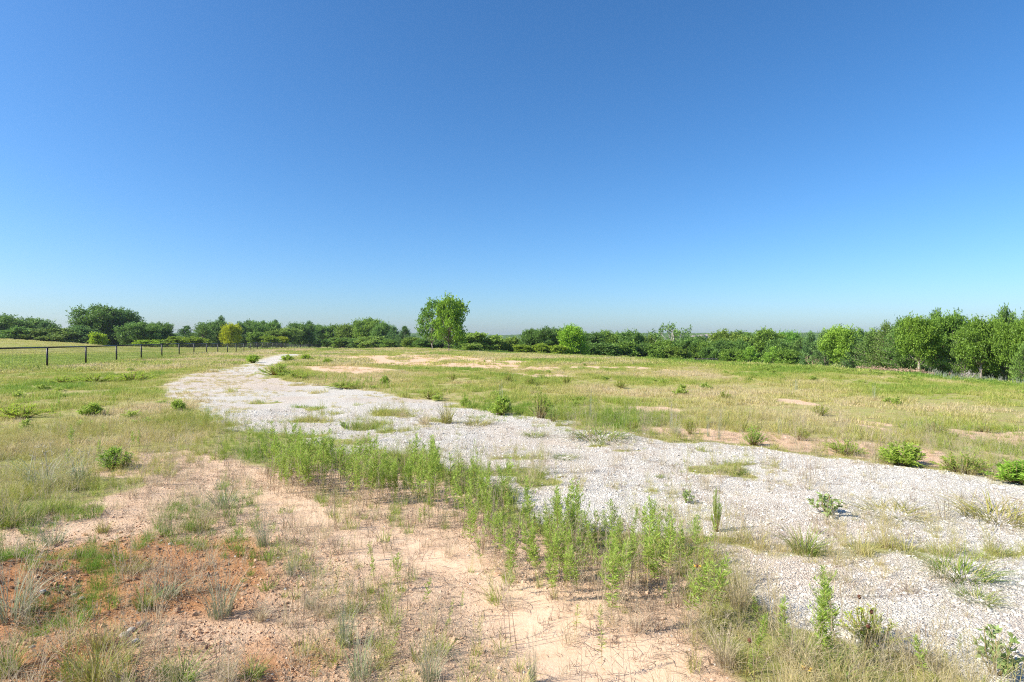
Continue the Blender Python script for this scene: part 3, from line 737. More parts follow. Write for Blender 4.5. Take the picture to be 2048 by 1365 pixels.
def oak_parts(seed, lobes=14, clumps=34, nleaf=30, ll=0.042, lw=0.028, trunk=0.22, spread=0.36, gap=0.0, tall=1.0, thick=0.028, lobe_r=(0.14, 0.23)):
    """Broad-leaved tree in a unit box: height 1, crown about 1 wide. Trunk, forked limbs, leaf clumps on uneven lobes."""
    rng = np.random.default_rng(seed); st = MB(); lf = MB()
    lean = rng.normal(0, 0.02, 2)
    fork = np.array([lean[0], lean[1], trunk + 0.10])
    st.tube([[0, 0, -0.06], [lean[0] * 0.3, lean[1] * 0.3, trunk * 0.4], fork], [thick * 1.35, thick, thick * 0.85], 8)
    top = np.array([lean[0] * 2, lean[1] * 2, 0.86])
    st.tube([fork, (fork + top) / 2 + rng.normal(0, 0.02, 3), top], [thick * 0.8, thick * 0.5, thick * 0.15], 6)
    L = []
    for k in range(lobes):
        f = (k + 0.5) / lobes; zc = trunk + 0.16 + (0.80 - trunk - 0.12) * f
        wz = math.sin(math.pi * min(1, max(0.05, (zc - trunk + 0.05) / (1.08 - trunk)))) ** 0.6
        a = k * 2.4 + rng.normal(0, 0.4); q = spread * wz * rng.uniform(0.55, 1.05)
        c = np.array([math.cos(a) * q, math.sin(a) * q, zc + rng.normal(0, 0.03)]); r = rng.uniform(*lobe_r) * (0.75 + 0.35 * wz)
        L.append((c, r))
    L.append((np.array([lean[0], lean[1], 0.85]), 0.14)); L.append((np.array([0, 0, trunk + 0.35]), 0.2))
    C = []; Rd = []
    for c, r in L:
        z0 = max(trunk * 0.8, min(fork[2], c[2] - 0.15)) if c[2] < 0.6 else fork[2] + 0.25 * (c[2] - fork[2])
        b = np.array([lean[0], lean[1], z0]); mid = (b + c) / 2 + [0, 0, -0.03]
        st.tube([b, mid, c], [thick * 0.42, thick * 0.28, thick * 0.10], 5)
        n = max(5, int(clumps * (r / 0.19) ** 1.6))
        d = unit(rng.normal(size=(n, 3))); d[:, 2] = np.where(rng.random(n) < 0.72, np.abs(d[:, 2]), d[:, 2])
        cc = c + d * r * rng.uniform(0.55, 1.12, n)[:, None] * [1, 1, 0.85]
        keep = rng.random(n) > gap
        C.append(cc[keep]); Rd.append(rng.uniform(0.045, 0.085, keep.sum()))
        for q in cc[:4]: st.tube([c, q], [thick * 0.1, thick * 0.04], 3, cap=False)
    C = np.concatenate(C); Rd = np.concatenate(Rd); C[:, 2] = np.clip(C[:, 2], trunk * 0.75, 0.965)
    clump_leaves(lf, rng, C, Rd, nleaf, ll, lw)
    return st, lf

def cedar_parts(seed, tiers=16, ll=0.048, lw=0.020, foot=0.05, fat=0.5, nsp=11, npl=40, thick=0.02, heads=2):
    """Eastern red-cedar shape in a unit box: tapering, feathery, ragged sprays turned up, one or two leaders."""
    rng = np.random.default_rng(seed); st = MB(); lf = MB()
    st.tube([[0, 0, -0.05], [0.01, 0, 0.4], [0, 0.01, 0.9]], [thick * 1.3, thick * 0.8, thick * 0.15], 7)
    for k in range(tiers):
        f = (k + 0.5) / tiers; z = foot + (0.95 - foot) * f
        env = fat * (min(1.0, 0.55 + f * 2.2)) * (1 - f ** 1.5) ** 0.75 + 0.02
        m = max(3, int(nsp * (0.45 + env / fat * 0.7)))
        for j in range(m):
            a = rng.uniform(0, 6.28); q = env * rng.uniform(0.55, 1.12)
            b = np.array([0, 0, z - 0.03]); tip = np.array([math.cos(a) * q, math.sin(a) * q, z + 0.10 * rng.uniform(0.2, 1.2) + 0.05 * f])
            st.tube([b, tip], [thick * 0.3, thick * 0.06], 3, cap=False)
            s = rng.uniform(0.30, 1.05, npl)[:, None]
            P = b + (tip - b) * s + rng.normal(size=(npl, 3)) * 0.028 * [1, 1, 0.8]
            D = unit(tip - b)[None] * 0.8 + rng.normal(size=(npl, 3)) * 0.45 + [0, 0, 0.55]
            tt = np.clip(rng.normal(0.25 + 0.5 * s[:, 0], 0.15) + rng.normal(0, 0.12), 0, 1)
            leaves(lf, rng, P, D, ll * rng.uniform(0.7, 1.3, npl), lw, t=tt, fold=0.2)
    for h in range(heads):
        c = np.array([rng.normal(0, 0.07), rng.normal(0, 0.07), 0.0]) if h else np.zeros(3)
        n = 70; z = rng.uniform(0.78, 0.99 - 0.04 * h, n); P = c + np.stack([rng.normal(0, 0.018, n), rng.normal(0, 0.018, n), z], 1)
        leaves(lf, rng, P, np.stack([rng.normal(0, 0.5, n), rng.normal(0, 0.5, n), np.full(n, 0.9)], 1), ll, lw, t=rng.uniform(0.4, 1, n))
    return st, lf

def bare_parts(seed, n=46, thick=0.03):
    """Leafless, forked grey branches in a unit box."""
    rng = np.random.default_rng(seed); st = MB()
    def grow(p, d, l, r, depth):
        q = p + d * l; st.tube([p, (p + q) / 2 + rng.normal(0, l * 0.06, 3), q], [r, r * 0.8, r * 0.6], 4, cap=False)
        if depth:
            for _ in range(3): grow(q, unit(d + rng.normal(0, 0.55, 3) + [0, 0, 0.15]), l * rng.uniform(0.55, 0.8), r * 0.55, depth - 1)
    for k in range(3): grow(np.array([rng.normal(0, .04), rng.normal(0, .04), -0.04]), unit(np.array([rng.normal(0, .55), rng.normal(0, .55), 0.9])), 0.34, thick, 3)
    return st

TREE = {}
def tree_kind(key, parts, wood, leafm, child='crown'):
    st, lf = parts
    TREE[key] = (st.mesh(key + '_trunk', [wood], flat=False), lf.mesh(key + '_' + child, [leafm]) if lf else None)
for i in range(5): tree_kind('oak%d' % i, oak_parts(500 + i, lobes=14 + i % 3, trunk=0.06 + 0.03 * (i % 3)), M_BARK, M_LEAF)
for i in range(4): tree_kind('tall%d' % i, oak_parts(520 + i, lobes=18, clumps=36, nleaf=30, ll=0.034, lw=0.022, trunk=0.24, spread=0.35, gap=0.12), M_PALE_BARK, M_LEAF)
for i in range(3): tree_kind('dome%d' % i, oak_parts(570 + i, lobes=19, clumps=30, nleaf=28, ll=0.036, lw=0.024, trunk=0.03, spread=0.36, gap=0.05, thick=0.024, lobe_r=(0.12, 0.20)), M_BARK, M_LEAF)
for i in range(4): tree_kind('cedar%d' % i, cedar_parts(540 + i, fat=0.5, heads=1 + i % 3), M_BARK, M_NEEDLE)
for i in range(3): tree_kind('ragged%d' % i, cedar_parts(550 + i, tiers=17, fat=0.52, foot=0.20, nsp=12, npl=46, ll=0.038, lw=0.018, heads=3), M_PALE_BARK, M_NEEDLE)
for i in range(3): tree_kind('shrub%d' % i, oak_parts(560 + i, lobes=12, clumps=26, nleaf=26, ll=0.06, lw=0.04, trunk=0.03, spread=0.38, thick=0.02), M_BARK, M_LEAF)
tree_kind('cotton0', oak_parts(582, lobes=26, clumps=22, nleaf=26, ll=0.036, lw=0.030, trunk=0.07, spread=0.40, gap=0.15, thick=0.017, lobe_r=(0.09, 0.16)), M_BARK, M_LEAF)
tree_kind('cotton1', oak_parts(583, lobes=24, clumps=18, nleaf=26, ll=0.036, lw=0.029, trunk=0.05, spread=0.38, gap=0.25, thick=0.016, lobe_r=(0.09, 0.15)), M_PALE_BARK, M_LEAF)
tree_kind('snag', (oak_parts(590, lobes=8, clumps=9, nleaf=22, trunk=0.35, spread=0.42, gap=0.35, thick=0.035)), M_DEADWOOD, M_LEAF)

def tree(name, key, px, d, ytop, wpx, col, label, cat='tree', group=None, rz=None, sink=0.0, ybase=None):
    """A tree that stands DEPTH metres out on bearing PX; its height reaches the surveyed top, its crown the surveyed width."""
    x, y = at_depth(px, d); z = hz(x, y) - sink
    H = CAM_H + (HOR - ytop) * d / FPX - z
    H *= 1.0 if key[:5] in ('cotto', 'cedar', 'ragge', 'tall1', 'tall3') else 1.07
    W = wpx * d / FPX
    root = bpy.data.objects.new(name, None); COL.objects.link(root); root.empty_display_size = 0.5
    rng = random.Random(int(px * 7 + d * 13))
    root.location = (x, y, z); root.rotation_euler = (0, 0, rng.uniform(0, 6.28) if rz is None else rz)
    root.scale = (W / 0.95, W / 0.95, H)
    tag(root, label, cat, group)
    me_t, me_c = TREE[key]
    link('trunk', me_t, root)
    if me_c is not None:
        c = link('crown', me_c, root); c.color = (*col, 1)
    return root

DK = (0.80, 0.95, 0.90); GR = (1.05, 1.15, 0.8); YG = (1.5, 1.4, 0.7); YE = (2.3, 1.75, 0.34); BR = (1.6, 1.8, 0.7); BL = (0.88, 1.05, 0.98); PA = (1.5, 1.45, 1.35); OL = (1.05, 1.05, 0.75)

# the two field trees
tree('cottonwood_tree', 'cotton0', 898, 92, 592, 68, (1.2, 1.35, 0.62), 'tall bright green tree with bare lower trunk, standing alone in the meadow', 'tree', rz=0.6)
tree('cottonwood_tree', 'cotton1', 866, 108, 601, 66, (1.0, 1.2, 0.8), 'slimmer darker tree close behind the tall bright green field tree', 'tree', rz=2.1)
# colour accents
tree('yellow_tree', 'dome2', 459, 150, 652, 42, YE, 'rounded golden yellow tree behind the pipe fence', 'tree', sink=0.5)
tree('green_tree', 'dome0', 1145, 104, 657, 56, BR, 'rounded bright green tree in front of the darker central tree line', 'tree')
tree('golden_shrub', 'shrub0', 562, 158, 676, 26, (1.9, 1.5, 0.35), 'small golden yellow shrub below the pale vine-covered tree', 'shrub')
tree('pale_tree', 'tall0', 1690, 62, 666, 72, (1.5, 1.6, 1.0), 'pale feathery green tree at the right tree line beside dark cedars', 'tree')
tree('spreading_tree', 'snag', 1343, 122, 655, 76, DK, 'open spreading old tree with bare grey branches above the tree line', 'tree')

ORD = ['first', 'second', 'third', 'fourth', 'fifth', 'sixth', 'seventh', 'eighth', 'ninth', 'tenth', 'eleventh', 'twelfth', 'thirteenth', 'fourteenth', 'fifteenth', 'sixteenth', 'seventeenth', 'eighteenth', 'nineteenth', 'twentieth', 'twenty-first', 'twenty-second', 'twenty-third', 'twenty-fourth', 'twenty-fifth', 'twenty-sixth', 'twenty-seventh', 'twenty-eighth', 'twenty-ninth', 'thirtieth']
def row(where, group, items):
    """A stretch of tree line; each tree is told from its like by its kind, colour and place in the stretch."""
    items = sorted(items, key=lambda q: q[1])
    count = {}
    for key, px, d, yt, w, col, word in items:
        k = 'cedar' if key[:5] in ('cedar', 'ragge') else 'shrub' if key.startswith('shrub') else 'tree'
        c = (word, k); count[c] = count.get(c, 0) + 1
        tree({'cedar': 'cedar_tree', 'shrub': 'shrub', 'tree': 'oak_tree'}[k], key, px, d, yt, w, col,
             '%s %s, %s from left in the %s' % (word, k, ORD[count[c] - 1], where), k, group)
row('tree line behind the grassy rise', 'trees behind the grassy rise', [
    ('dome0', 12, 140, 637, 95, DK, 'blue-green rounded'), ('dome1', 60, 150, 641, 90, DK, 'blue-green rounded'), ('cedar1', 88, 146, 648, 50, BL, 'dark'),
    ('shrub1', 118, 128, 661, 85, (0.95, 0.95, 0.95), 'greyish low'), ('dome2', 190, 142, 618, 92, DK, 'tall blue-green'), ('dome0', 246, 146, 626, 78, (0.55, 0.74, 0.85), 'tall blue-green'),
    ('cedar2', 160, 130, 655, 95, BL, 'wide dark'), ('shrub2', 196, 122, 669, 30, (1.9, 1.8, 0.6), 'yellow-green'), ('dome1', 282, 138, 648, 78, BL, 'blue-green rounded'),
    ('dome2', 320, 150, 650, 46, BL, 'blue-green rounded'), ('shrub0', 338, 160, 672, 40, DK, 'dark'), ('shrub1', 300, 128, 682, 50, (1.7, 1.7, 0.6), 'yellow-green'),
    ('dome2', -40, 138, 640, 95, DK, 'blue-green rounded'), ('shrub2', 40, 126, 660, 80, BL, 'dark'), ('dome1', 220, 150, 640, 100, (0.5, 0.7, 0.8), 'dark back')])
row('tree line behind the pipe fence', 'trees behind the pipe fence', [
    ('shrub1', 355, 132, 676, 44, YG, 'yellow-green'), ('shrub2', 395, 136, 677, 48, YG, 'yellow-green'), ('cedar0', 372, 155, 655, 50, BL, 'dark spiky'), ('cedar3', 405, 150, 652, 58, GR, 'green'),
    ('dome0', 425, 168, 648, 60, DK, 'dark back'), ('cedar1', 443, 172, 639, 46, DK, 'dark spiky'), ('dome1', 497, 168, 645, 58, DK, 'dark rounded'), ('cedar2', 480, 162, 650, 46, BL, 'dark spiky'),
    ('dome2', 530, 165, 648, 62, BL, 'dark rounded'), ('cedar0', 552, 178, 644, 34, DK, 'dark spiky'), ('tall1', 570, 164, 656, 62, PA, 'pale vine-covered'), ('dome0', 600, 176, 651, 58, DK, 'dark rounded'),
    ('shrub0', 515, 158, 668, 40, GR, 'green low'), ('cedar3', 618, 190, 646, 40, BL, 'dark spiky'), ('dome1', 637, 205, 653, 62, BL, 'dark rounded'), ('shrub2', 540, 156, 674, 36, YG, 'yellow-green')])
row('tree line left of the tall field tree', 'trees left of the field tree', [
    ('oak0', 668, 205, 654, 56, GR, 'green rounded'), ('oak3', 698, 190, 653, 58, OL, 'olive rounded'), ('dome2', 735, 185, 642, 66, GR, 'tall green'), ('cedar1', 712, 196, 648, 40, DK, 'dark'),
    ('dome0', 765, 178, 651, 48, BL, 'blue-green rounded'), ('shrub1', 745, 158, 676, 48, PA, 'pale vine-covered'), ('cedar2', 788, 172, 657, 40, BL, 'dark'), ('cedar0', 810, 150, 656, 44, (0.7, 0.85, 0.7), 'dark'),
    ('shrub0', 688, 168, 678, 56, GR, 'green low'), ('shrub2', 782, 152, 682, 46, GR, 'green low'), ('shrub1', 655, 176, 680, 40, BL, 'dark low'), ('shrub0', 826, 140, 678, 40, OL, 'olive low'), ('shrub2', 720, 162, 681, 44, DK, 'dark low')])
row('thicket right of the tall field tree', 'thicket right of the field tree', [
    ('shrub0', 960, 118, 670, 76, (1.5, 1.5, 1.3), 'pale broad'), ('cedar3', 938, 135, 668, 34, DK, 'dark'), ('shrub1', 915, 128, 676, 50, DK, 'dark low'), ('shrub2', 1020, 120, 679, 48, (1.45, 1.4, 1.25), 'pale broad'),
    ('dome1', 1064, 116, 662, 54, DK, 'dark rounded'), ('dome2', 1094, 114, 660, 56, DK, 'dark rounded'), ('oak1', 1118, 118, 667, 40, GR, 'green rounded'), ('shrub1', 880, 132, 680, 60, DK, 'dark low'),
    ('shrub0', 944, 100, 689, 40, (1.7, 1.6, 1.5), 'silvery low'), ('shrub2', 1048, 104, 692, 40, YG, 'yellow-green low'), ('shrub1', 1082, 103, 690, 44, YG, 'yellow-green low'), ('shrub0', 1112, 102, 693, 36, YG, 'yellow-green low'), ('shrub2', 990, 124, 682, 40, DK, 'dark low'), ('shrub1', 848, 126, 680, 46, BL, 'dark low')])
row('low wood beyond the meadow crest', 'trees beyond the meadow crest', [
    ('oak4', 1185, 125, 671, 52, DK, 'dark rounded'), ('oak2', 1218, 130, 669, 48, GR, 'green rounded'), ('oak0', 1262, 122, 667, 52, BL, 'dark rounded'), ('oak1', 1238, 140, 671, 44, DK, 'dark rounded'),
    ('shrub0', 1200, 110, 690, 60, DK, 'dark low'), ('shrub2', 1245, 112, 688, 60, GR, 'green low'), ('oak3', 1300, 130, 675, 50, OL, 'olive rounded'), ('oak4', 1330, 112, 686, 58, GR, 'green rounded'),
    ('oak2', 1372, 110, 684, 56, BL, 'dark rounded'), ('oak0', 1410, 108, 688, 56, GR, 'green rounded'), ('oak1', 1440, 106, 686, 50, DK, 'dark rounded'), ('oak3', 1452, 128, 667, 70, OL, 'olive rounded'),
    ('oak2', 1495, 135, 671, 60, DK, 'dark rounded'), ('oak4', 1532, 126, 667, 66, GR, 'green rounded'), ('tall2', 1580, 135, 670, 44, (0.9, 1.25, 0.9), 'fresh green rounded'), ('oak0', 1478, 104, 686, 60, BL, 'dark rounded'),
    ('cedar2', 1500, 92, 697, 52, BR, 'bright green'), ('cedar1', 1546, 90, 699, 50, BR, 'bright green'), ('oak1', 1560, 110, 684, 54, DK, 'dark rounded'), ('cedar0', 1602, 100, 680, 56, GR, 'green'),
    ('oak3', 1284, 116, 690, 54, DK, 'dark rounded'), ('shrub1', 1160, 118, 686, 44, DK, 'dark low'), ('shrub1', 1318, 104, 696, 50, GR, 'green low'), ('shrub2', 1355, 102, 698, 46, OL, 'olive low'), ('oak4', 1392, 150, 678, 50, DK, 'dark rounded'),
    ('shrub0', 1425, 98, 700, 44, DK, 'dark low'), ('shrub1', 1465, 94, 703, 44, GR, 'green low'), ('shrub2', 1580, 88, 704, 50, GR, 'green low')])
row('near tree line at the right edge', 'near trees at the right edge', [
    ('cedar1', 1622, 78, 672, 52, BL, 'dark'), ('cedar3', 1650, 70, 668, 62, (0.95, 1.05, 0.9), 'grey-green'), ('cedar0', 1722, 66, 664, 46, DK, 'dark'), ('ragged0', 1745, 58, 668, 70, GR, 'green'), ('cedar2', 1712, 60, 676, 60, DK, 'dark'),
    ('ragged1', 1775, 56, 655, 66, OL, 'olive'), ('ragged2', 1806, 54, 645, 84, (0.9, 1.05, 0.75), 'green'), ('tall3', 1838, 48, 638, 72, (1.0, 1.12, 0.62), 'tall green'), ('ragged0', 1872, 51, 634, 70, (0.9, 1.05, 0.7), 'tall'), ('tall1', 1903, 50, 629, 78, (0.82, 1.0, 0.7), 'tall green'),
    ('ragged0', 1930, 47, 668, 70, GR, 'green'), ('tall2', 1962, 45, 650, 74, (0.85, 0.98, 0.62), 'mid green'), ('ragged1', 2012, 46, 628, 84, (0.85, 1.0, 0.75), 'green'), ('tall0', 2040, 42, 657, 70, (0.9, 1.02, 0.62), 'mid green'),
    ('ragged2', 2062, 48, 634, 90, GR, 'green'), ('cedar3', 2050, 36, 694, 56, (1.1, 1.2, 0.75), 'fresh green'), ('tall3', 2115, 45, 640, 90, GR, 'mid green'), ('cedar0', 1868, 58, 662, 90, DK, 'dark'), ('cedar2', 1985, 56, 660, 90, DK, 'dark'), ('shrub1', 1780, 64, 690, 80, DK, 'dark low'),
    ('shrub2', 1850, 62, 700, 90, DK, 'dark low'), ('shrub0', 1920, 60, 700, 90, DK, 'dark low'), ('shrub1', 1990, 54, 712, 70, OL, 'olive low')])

# leafless and dead things at the right tree line
def dead_shrub(px, d, ytop, w, label, mat=M_DEADWOOD, seed=1, name='dead_shrub'):
    x, y = at_depth(px, d); z = hz(x, y); H = CAM_H + (HOR - ytop) * d / FPX - z
    me = bare_parts(600 + seed).mesh('dead_branches', [mat])
    o = link(name, me, None, (x, y, z), seed * 1.3, (w * d / FPX, w * d / FPX, max(H, 0.5)))
    tag(o, label, 'shrub')
dead_shrub(1950, 43, 730, 60, 'bare grey dead shrub under the trees at the right edge', seed=1)
dead_shrub(2025, 38, 748, 40, 'bare pale branches at the foot of the right edge trees', seed=2)
dead_shrub(1628, 76, 700, 40, 'brown leafless shrub among dark cedars at the crest', M_BRUSH, 3)
dead_shrub(1472, 108, 690, 26, 'pale leafless shrub in front of the low wood', seed=4)

def brush_heap(px, d, w, h, label, seed):
    """Heap of cut, dried branches: many long thin tan stems lying at all angles."""
    rng = np.random.default_rng(seed); mb = MB(); x, y = at_depth(px, d)
    for k in range(170):
        c = np.array([rng.normal(0, w * 0.28), rng.normal(0, 0.7), rng.uniform(0, h * 0.55)])
        a = rng.uniform(0, 6.28); l = rng.uniform(0.5, 1.5) * 0.6; e = rng.uniform(-0.1, 0.8)
        dv = np.array([math.cos(a) * math.cos(e), math.sin(a) * math.cos(e), math.sin(e)]) * l
        gz = hz(x + c[0], y + c[1]) - hz(x, y)
        c[2] += gz * 1.0
        mb.tube([c - dv * 0.4, c + dv * 0.1 + [0, 0, 0.05], c + dv * 0.6], [0.016, 0.012, 0.005], 3, cap=False)
        n = 10; s = rng.uniform(-0.2, 0.6, n)[:, None]
        leaves(mb, rng, c + dv * s, rng.normal(size=(n, 3)) + dv / l, 0.16, 0.035)
    o = link('brush_pile', mb.mesh('brush_pile', [M_BRUSH]), None, (x, y, hz(x, y)))
    tag(o, label, 'brush pile', 'dried brush along the crest')
brush_heap(1652, 56, 2.6, 0.7, 'thin tan strip of dried brush below the pale tree', 1)
brush_heap(1712, 47, 2.8, 1.0, 'tan heap of dried brush under the dark leaning cedar', 2)
brush_heap(1768, 43, 3.2, 1.1, 'biggest tan heap of dried brush beside the first bare trunks', 3)
brush_heap(1825, 39, 2.4, 0.7, 'greyish end of the dried brush in front of the tall trees', 4)

# ------------------------------------------------------------------ fences
M_PIPE = solid('dark_pipe', [(0.35, (0.018, 0.014, 0.013)), (0.60, (0.035, 0.022, 0.018)), (0.75, (0.11, 0.05, 0.03))], 0.45, 2.5, spec=0.5)
M_WIRE = solid('fence_wire', [(0.3, (0.05, 0.05, 0.05)), (0.7, (0.10, 0.10, 0.10))], 0.5, 3)
def pipe_fence(name, pts, post_h, label, rad=0.056, mesh_step=0.12, group=None):
    root = bpy.data.objects.new(name, None); COL.objects.link(root)
    x0, y0 = pts[0]; root.location = (x0, y0, hz(x0, y0)); tag(root, label, 'fence', group)
    o = np.array([x0, y0, hz(x0, y0)])
    zs = np.array([hz(*p) for p in pts]); zsm = np.convolve(np.pad(zs, 2, mode='edge'), np.ones(5) / 5, 'valid')
    tops = [np.array([p[0], p[1], z + post_h]) - o for p, z in zip(pts, zsm)]
    pm = {}
    for k, p in enumerate(pts):
        mb = MB(); zb = zs[k] - o[2] - 0.15
        mb.tube([[0, 0, zb - tops[k][2]], [0, 0, 0.0]], rad, 8)
        link('post', mb.mesh('post', [M_PIPE], flat=False), root, tops[k])
    for k in range(len(pts) - 1):
        mb = MB(); dv = tops[k + 1] - tops[k]
        mb.tube([[0, 0, 0], dv], rad * 0.85, 8); link('rail', mb.mesh('rail', [M_PIPE], flat=False), root, tops[k])
    mb = MB()
    for k in range(len(pts) - 1):
        a, b = tops[k], tops[k + 1]; L = np.linalg.norm(b - a); n = max(2, int(L / mesh_step))
        for j in range(1, n):
            p = a + (b - a) * j / n; mb.tube([p - [0, 0, post_h - 0.06], p - [0, 0, 0.04]], 0.004, 3, cap=False)
        for h in np.arange(0.12, post_h - 0.02, 0.15): mb.tube([a - [0, 0, h], b - [0, 0, h]], 0.004, 3, cap=False)
    w = link('wire_mesh', mb.mesh('wire_mesh', [M_WIRE]), root); w['kind'] = 'stuff'
    return root
FP = [(-28.6 - 0.232 * 4.6 * i, 35.0 + 4.6 * i) for i in range(-4, 37)]
xe, ye = FP[-1]
FP += [(xe + 4.4 * k, ye + 1.6 * k) for k in range(1, 3)]
pipe_fence('pipe_fence', FP, 1.24, 'long dark pipe fence with wire mesh running back along the field')
pipe_fence('pipe_fence', [at_depth(1330 + 9.5 * k, 92 - 1.5 * k) for k in range(12)], 1.35, 'short dark fence seen over the meadow crest in front of the low wood', 0.05, 0.07)

# ------------------------------------------------------------------ far country: wooded ridge, houses
def far_wood():
    pr = []
    for i in range(4):
        rng = np.random.default_rng(700 + i); mb = MB()
        C = unit(rng.normal(size=(30, 3))) * [0.42, 0.42, 0.35]; C[:, 2] = np.abs(C[:, 2]) + 0.35
        clump_leaves(mb, rng, C, np.full(30, 0.16), 9, 0.16, 0.12)
        mb.tube([[0, 0, -0.1], [0, 0, 0.5]], [0.04, 0.02], 5)
        pr.append(proto('far_crown', mb.mesh('far_crown', [M_LEAF])))
    x, y = candidates(42000, 230, 2600, 1.0, 50)
    k = np.ones(len(x)) * 0.8
    m = (RNG.random(len(x)) < k); x, y = x[m], y[m]; r = np.hypot(x, y)
    s = RNG.uniform(4.5, 8.0, len(x)); s = np.where(r < 900, np.minimum(s, 5.5), s)
    scl = np.stack([s * 1.3, s * 1.3, s], 1)
    P = np.stack([x, y, height(x, y) - 0.3], 1)
    # keep the near part of the far wood below the eye so that the ridge shows over it
    ok = (P[:, 2] + s < 1.7) | (r > 900)
    P, scl = P[ok], scl[ok]
    o = scatter('far_wood', pr, P, spin(len(P), 0.03), scl, RNG.integers(0, 4, len(P)), RNG.random(len(P)), 'distant wooded ridge on the horizon', 'wood')
    o.color = (0.9, 1.0, 0.9, 1)
far_wood()

M_WALL = solid('pale_wall', [(0.3, (0.45, 0.41, 0.36)), (0.7, (0.55, 0.51, 0.46))], 0.9, 1.0)
M_BRICK = solid('tan_wall', [(0.3, (0.42, 0.30, 0.22)), (0.7, (0.52, 0.39, 0.30))], 0.9, 1.0)
M_ROOF = solid('shingle_roof', [(0.3, (0.20, 0.17, 0.15)), (0.7, (0.30, 0.26, 0.23))], 0.9, 2.0)
M_GLASS = solid('window_glass', [(0.3, (0.04, 0.05, 0.06)), (0.7, (0.06, 0.07, 0.09))], 0.1, 1.0, spec=0.6)
def house(px, d, yb, w, dp, h, rz, wall, label):
    x, y = at_depth(px, d); z = hz(x, y)
    z = max(z, CAM_H + (HOR - yb) * d / FPX)
    root = bpy.data.objects.new('house', None); COL.objects.link(root); root.location = (x, y, z); root.rotation_euler = (0, 0, rz); tag(root, label, 'house', 'far houses on the ridge')
    mb = MB(); mb.box((0, 0, h / 2 - 4), (w, dp, h + 8)); link('wall', mb.mesh('wall', [wall]), root)
    mb = MB(); e = 0.6; r = h + dp * 0.32
    V = [(-w / 2 - e, -dp / 2 - e, h), (w / 2 + e, -dp / 2 - e, h), (w / 2 + e, dp / 2 + e, h), (-w / 2 - e, dp / 2 + e, h), (-w / 2 + dp * 0.3, 0, r), (w / 2 - dp * 0.3, 0, r)]
    mb.add(V, [(0, 1, 5, 4), (2, 3, 4, 5), (1, 2, 5), (3, 0, 4), (3, 2, 1, 0)]); link('roof', mb.mesh('roof', [M_ROOF]), root)
    for k in (-0.3, 0.0, 0.3):
        mb = MB(); mb.box((0, 0, 0), (1.6, 0.1, 1.5)); link('window', mb.mesh('window', [M_GLASS]), root, (k * w, -dp / 2 - 0.04, h * 0.55))
house(1404, 900, 677.5, 14, 10, 3.0, 0.4, M_WALL, 'tiny white walled house on the far ridge, right of the spreading tree')
house(1418, 1000, 676.5, 18, 11, 3.2, -0.2, M_BRICK, 'tiny tan house, last to the right of the far ridge houses')
house(1388, 860, 678.5, 13, 9, 2.8, 0.1, M_WALL, 'tiny pale house partly hidden beside the spreading tree')
# ------------------------------------------------------------------ the air
def haze():
    m, nt, N, L = nodes('haze_air')
    v = N('ShaderNodeVolumePrincipled'); v.inputs['Color'].default_value = (0.80, 0.88, 1.0, 1); v.inputs['Density'].default_value = 0.00013; v.inputs['Anisotropy'].default_value = 0.2
    o = N('ShaderNodeOutputMaterial'); L(v.outputs[0], o.inputs['Volume'])
    mb = MB(); mb.box((0, 0, 7.5), (9000, 9000, 47)); me = mb.mesh('haze', [m])
    ob = link('haze', me); kind(ob, 'stuff', 'thin blue summer haze over the distance', 'haze')
haze()
# ------------------------------------------------------------------ leafy weeds: the 300 that show largest stand as plants of their own
def in_poly(P, x, y): return sdist(P, x, y) > 0
WEED = []
_wspec = [(0.50, 170, 0.062, 6, 0.26), (0.56, 200, 0.062, 9, 0.28), (0.42, 130, 0.056, 4, 0.28), (0.62, 210, 0.064, 11, 0.32), (0.34, 90, 0.052, 3, 0.25), (0.47, 95, 0.048, 0, 0.38), (0.28, 50, 0.048, 0, 0.32), (0.52, 90, 0.056, 3, 0.45)]
for i, (h, n, l, b, bare) in enumerate(_wspec):
    st, lf = spray_weed(800 + i, h, n, l, b, bare, 0.125)
    WEED.append((h, st.mesh('weed_stem', [M_STEM]), lf.mesh('weed_foliage', [M_WEED])))
SOLO = [0]
def weed(x, y, h, variant, label, group, tilt=0.15, rng=random):
    H, ms, ml = WEED[variant]; s = h / H
    root = bpy.data.objects.new('leafy_weed', None); COL.objects.link(root); root.empty_display_size = 0.05
    root.location = (x, y, hz(x, y)); root.rotation_euler = (rng.gauss(0, tilt), rng.gauss(0, tilt), rng.uniform(0, 6.28)); root.scale = (s, s, s)
    tag(root, label, 'weed', group)
    link('stem', ms, root); link('foliage', ml, root); SOLO[0] += 1

def weed_words(x, y, label, group, P):
    """Which weed of the drift: its place along and across it."""
    b = np.arctan2(P[:, 0], P[:, 1]); f = (math.atan2(x, y) - b.min()) / (b.max() - b.min())
    along = ['far left end', 'left part', 'left of its middle', 'middle', 'right of its middle', 'right part', 'far right end'][min(6, max(0, int(f * 7)))]
    n = 0.04 * (b.max() - b.min()); near = P[np.abs(b - math.atan2(x, y)) < 0.35 * (b.max() - b.min()), 1]
    g = (y - near.min()) / max(1e-3, near.max() - near.min())
    across = 'front' if g < 0.36 else 'back' if g > 0.64 else 'mid'
    return '%s, %s row, %s' % (label, across, along), '%s, %s row, %s' % (group, across, along)

